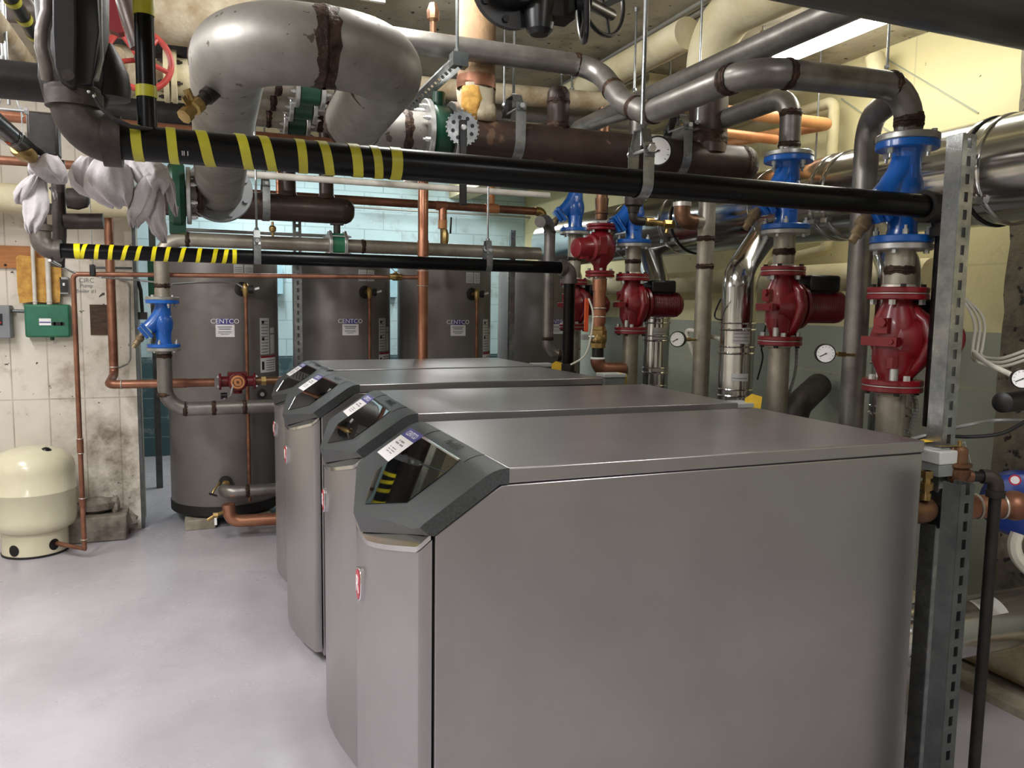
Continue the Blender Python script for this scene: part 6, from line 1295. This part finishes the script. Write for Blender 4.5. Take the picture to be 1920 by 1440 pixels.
# ================================================================ right side hoses, cables, hose bib
def cable(name, pts, r, m, label, n=8, spiral=False, group=None):
    b = MB(); ps = [P(u, v, d=d) for u, v, d in pts]
    out = []
    for i in range(len(ps)-1):
        p0 = ps[max(0, i-1)]; p1 = ps[i]; p2 = ps[i+1]; p3 = ps[min(len(ps)-1, i+2)]
        for k in range(8):
            t_ = k/8; out.append(0.5*((2*p1)+(-p0+p2)*t_+(2*p0-5*p1+4*p2-p3)*t_*t_+(-p0+3*p1-3*p2+p3)*t_**3))
    out.append(ps[-1]); b.tube(out, r, n=n)
    if spiral:
        L = sum((out[i+1]-out[i]).length for i in range(len(out)-1)); k = int(L/0.012)
        for q in range(k):
            f = q/k*(len(out)-1); i = int(f); c = out[i].lerp(out[min(i+1, len(out)-1)], f-i); b.torus(c, (out[min(i+1, len(out)-1)]-out[i]), r, 0.0022, n=10, k=4)
    return tag(b.build(name, m), label, 'cable', group)
for k in range(3):
    cable('flexible_conduit', [(1790+k*2, 545, 2.95), (1816+k*10, 578+k*3, 2.9), (1828+k*9, 612, 2.88), (1824+k*9, 650, 2.86), (1824+k*8, 672-k*3, 2.84), (1846+k*6, 684-k*6, 2.8), (1885, 686-k*8, 2.75), (1940, 668-k*9, 2.7)], 0.0055, 'cable_white', '%s of three white conduits looping right of the tall slotted post' % ('lower', 'middle', 'upper')[k], group='white conduits right of the post')
cable('flexible_conduit', [(1826, 660, 2.85), (1850, 680, 2.7), (1880, 695, 2.5), (1908, 708, 2.3)], 0.006, 'cable_white', 'ribbed flexible conduit running to the gauge at the right edge', spiral=True)
cable('black_cable', [(1700, 826, 2.6), (1750, 812, 2.6), (1815, 797, 2.5), (1870, 788, 2.5), (1935, 789, 2.4)], 0.006, 'cable_grey', 'upper grey cable behind the slotted posts at right')
cable('black_cable', [(1700, 832, 2.62), (1760, 818, 2.6), (1820, 819, 2.5), (1880, 812, 2.45), (1930, 785, 2.4)], 0.006, 'cable_black', 'lower black cable sagging behind the slotted posts at right')
cable('flexible_conduit', [(1712, 738, 2.75), (1718, 765, 2.75), (1712, 790, 2.75), (1700, 812, 2.75)], 0.008, 'cable_grey', 'ribbed flexible conduit under the nearest red pump', spiral=True)
cable('flexible_conduit', [(1494, 648, 3.4), (1492, 690, 3.4), (1484, 725, 3.4), (1473, 750, 3.4)], 0.006, 'cable_grey', 'ribbed flexible conduit under the second red pump', spiral=True)
cable('white_hose', [(1365, 640, 3.8), (1338, 632, 3.9), (1290, 620, 4.0), (1298, 655, 4.0), (1312, 690, 4.0), (1320, 730, 4.0)], 0.012, 'cable_white', 'white hose curving behind the gauge pipe')
cable('white_hose', [(1436, 610, 3.7), (1428, 650, 3.7), (1430, 672, 3.7), (1420, 712, 3.7)], 0.004, 'cable_black', 'thin black wire hanging left of the second red pump')
cable('black_wire', [(1104, 560, 4.2), (1112, 590, 4.15), (1106, 640, 4.1), (1095, 668, 4.1), (1070, 684, 4.1)], 0.005, 'cable_white', 'thin white wire looping past the orange handle')
cable('steam_hose', [(1908, 1000, 2.5), (1902, 1020, 2.5), (1908, 1045, 2.5), (1930, 1070, 2.5)], 0.02, 'cable_white', 'pale hose under the deep blue pump at the right edge')
cable('black_cable', [(1352, 560, 3.6), (1340, 590, 3.7), (1352, 600, 3.7), (1400, 600, 3.8)], 0.004, 'cable_black', 'thin black cable beside the middle polished flue')
q = P(1188, 385, y=3.82); q2_ = P(1186, 414, y=3.82); q3 = P(1262, 421, y=3.78)
t = thing('hose_bib', 'brass hose bib on an iron elbow beside the third blue valve', 'valve', q2_)
b = MB(); b.lathe(q+ZA*0.05, -ZA, [(0, 0.05), (0.05, 0.05), (0.06, 0.035), (0.09, 0.03)], n=20); b.tube([q-ZA*0.03, q2_, q2_+XA*0.07], 0.024, bend=0.03, n=16); b.build('iron_elbow', 'iron', t)
b = MB(); b.cyl(q2_+XA*0.05, q3, 0.016, n=14); b.cyl(q2_+XA*0.08, q2_+XA*0.13, 0.024, n=8); b.cyl(q3-XA*0.06, q3, 0.024, n=6); b.tube([q3-XA*0.03, q3+Vector((-0.04, 0, -0.05))], 0.012, n=10); b.build('spout', 'brass', t)
wheel('tap_handle', q3+Vector((0.02, -0.03, 0.02)), (1, -0.3, 0.2), 0.025, 0.005, 'black', t, 4)
# dark tee pipe by the wall below the second pump
q = P(1490, 765, x=3.1); b = MB(); b.tube([Vector((q.x, q.y, 0.0)), q, q+Vector((0.35, 0.2, 0.1))], 0.075, bend=0.12, n=24); b.torus(q+Vector((-0.0, 0, -0.1)), ZA, 0.075, 0.012, mi=1); tag(b.build('drain_elbow', ['iron', 'brass']), 'dark drain elbow with a pale band low on the yellow wall', 'pipe fitting')
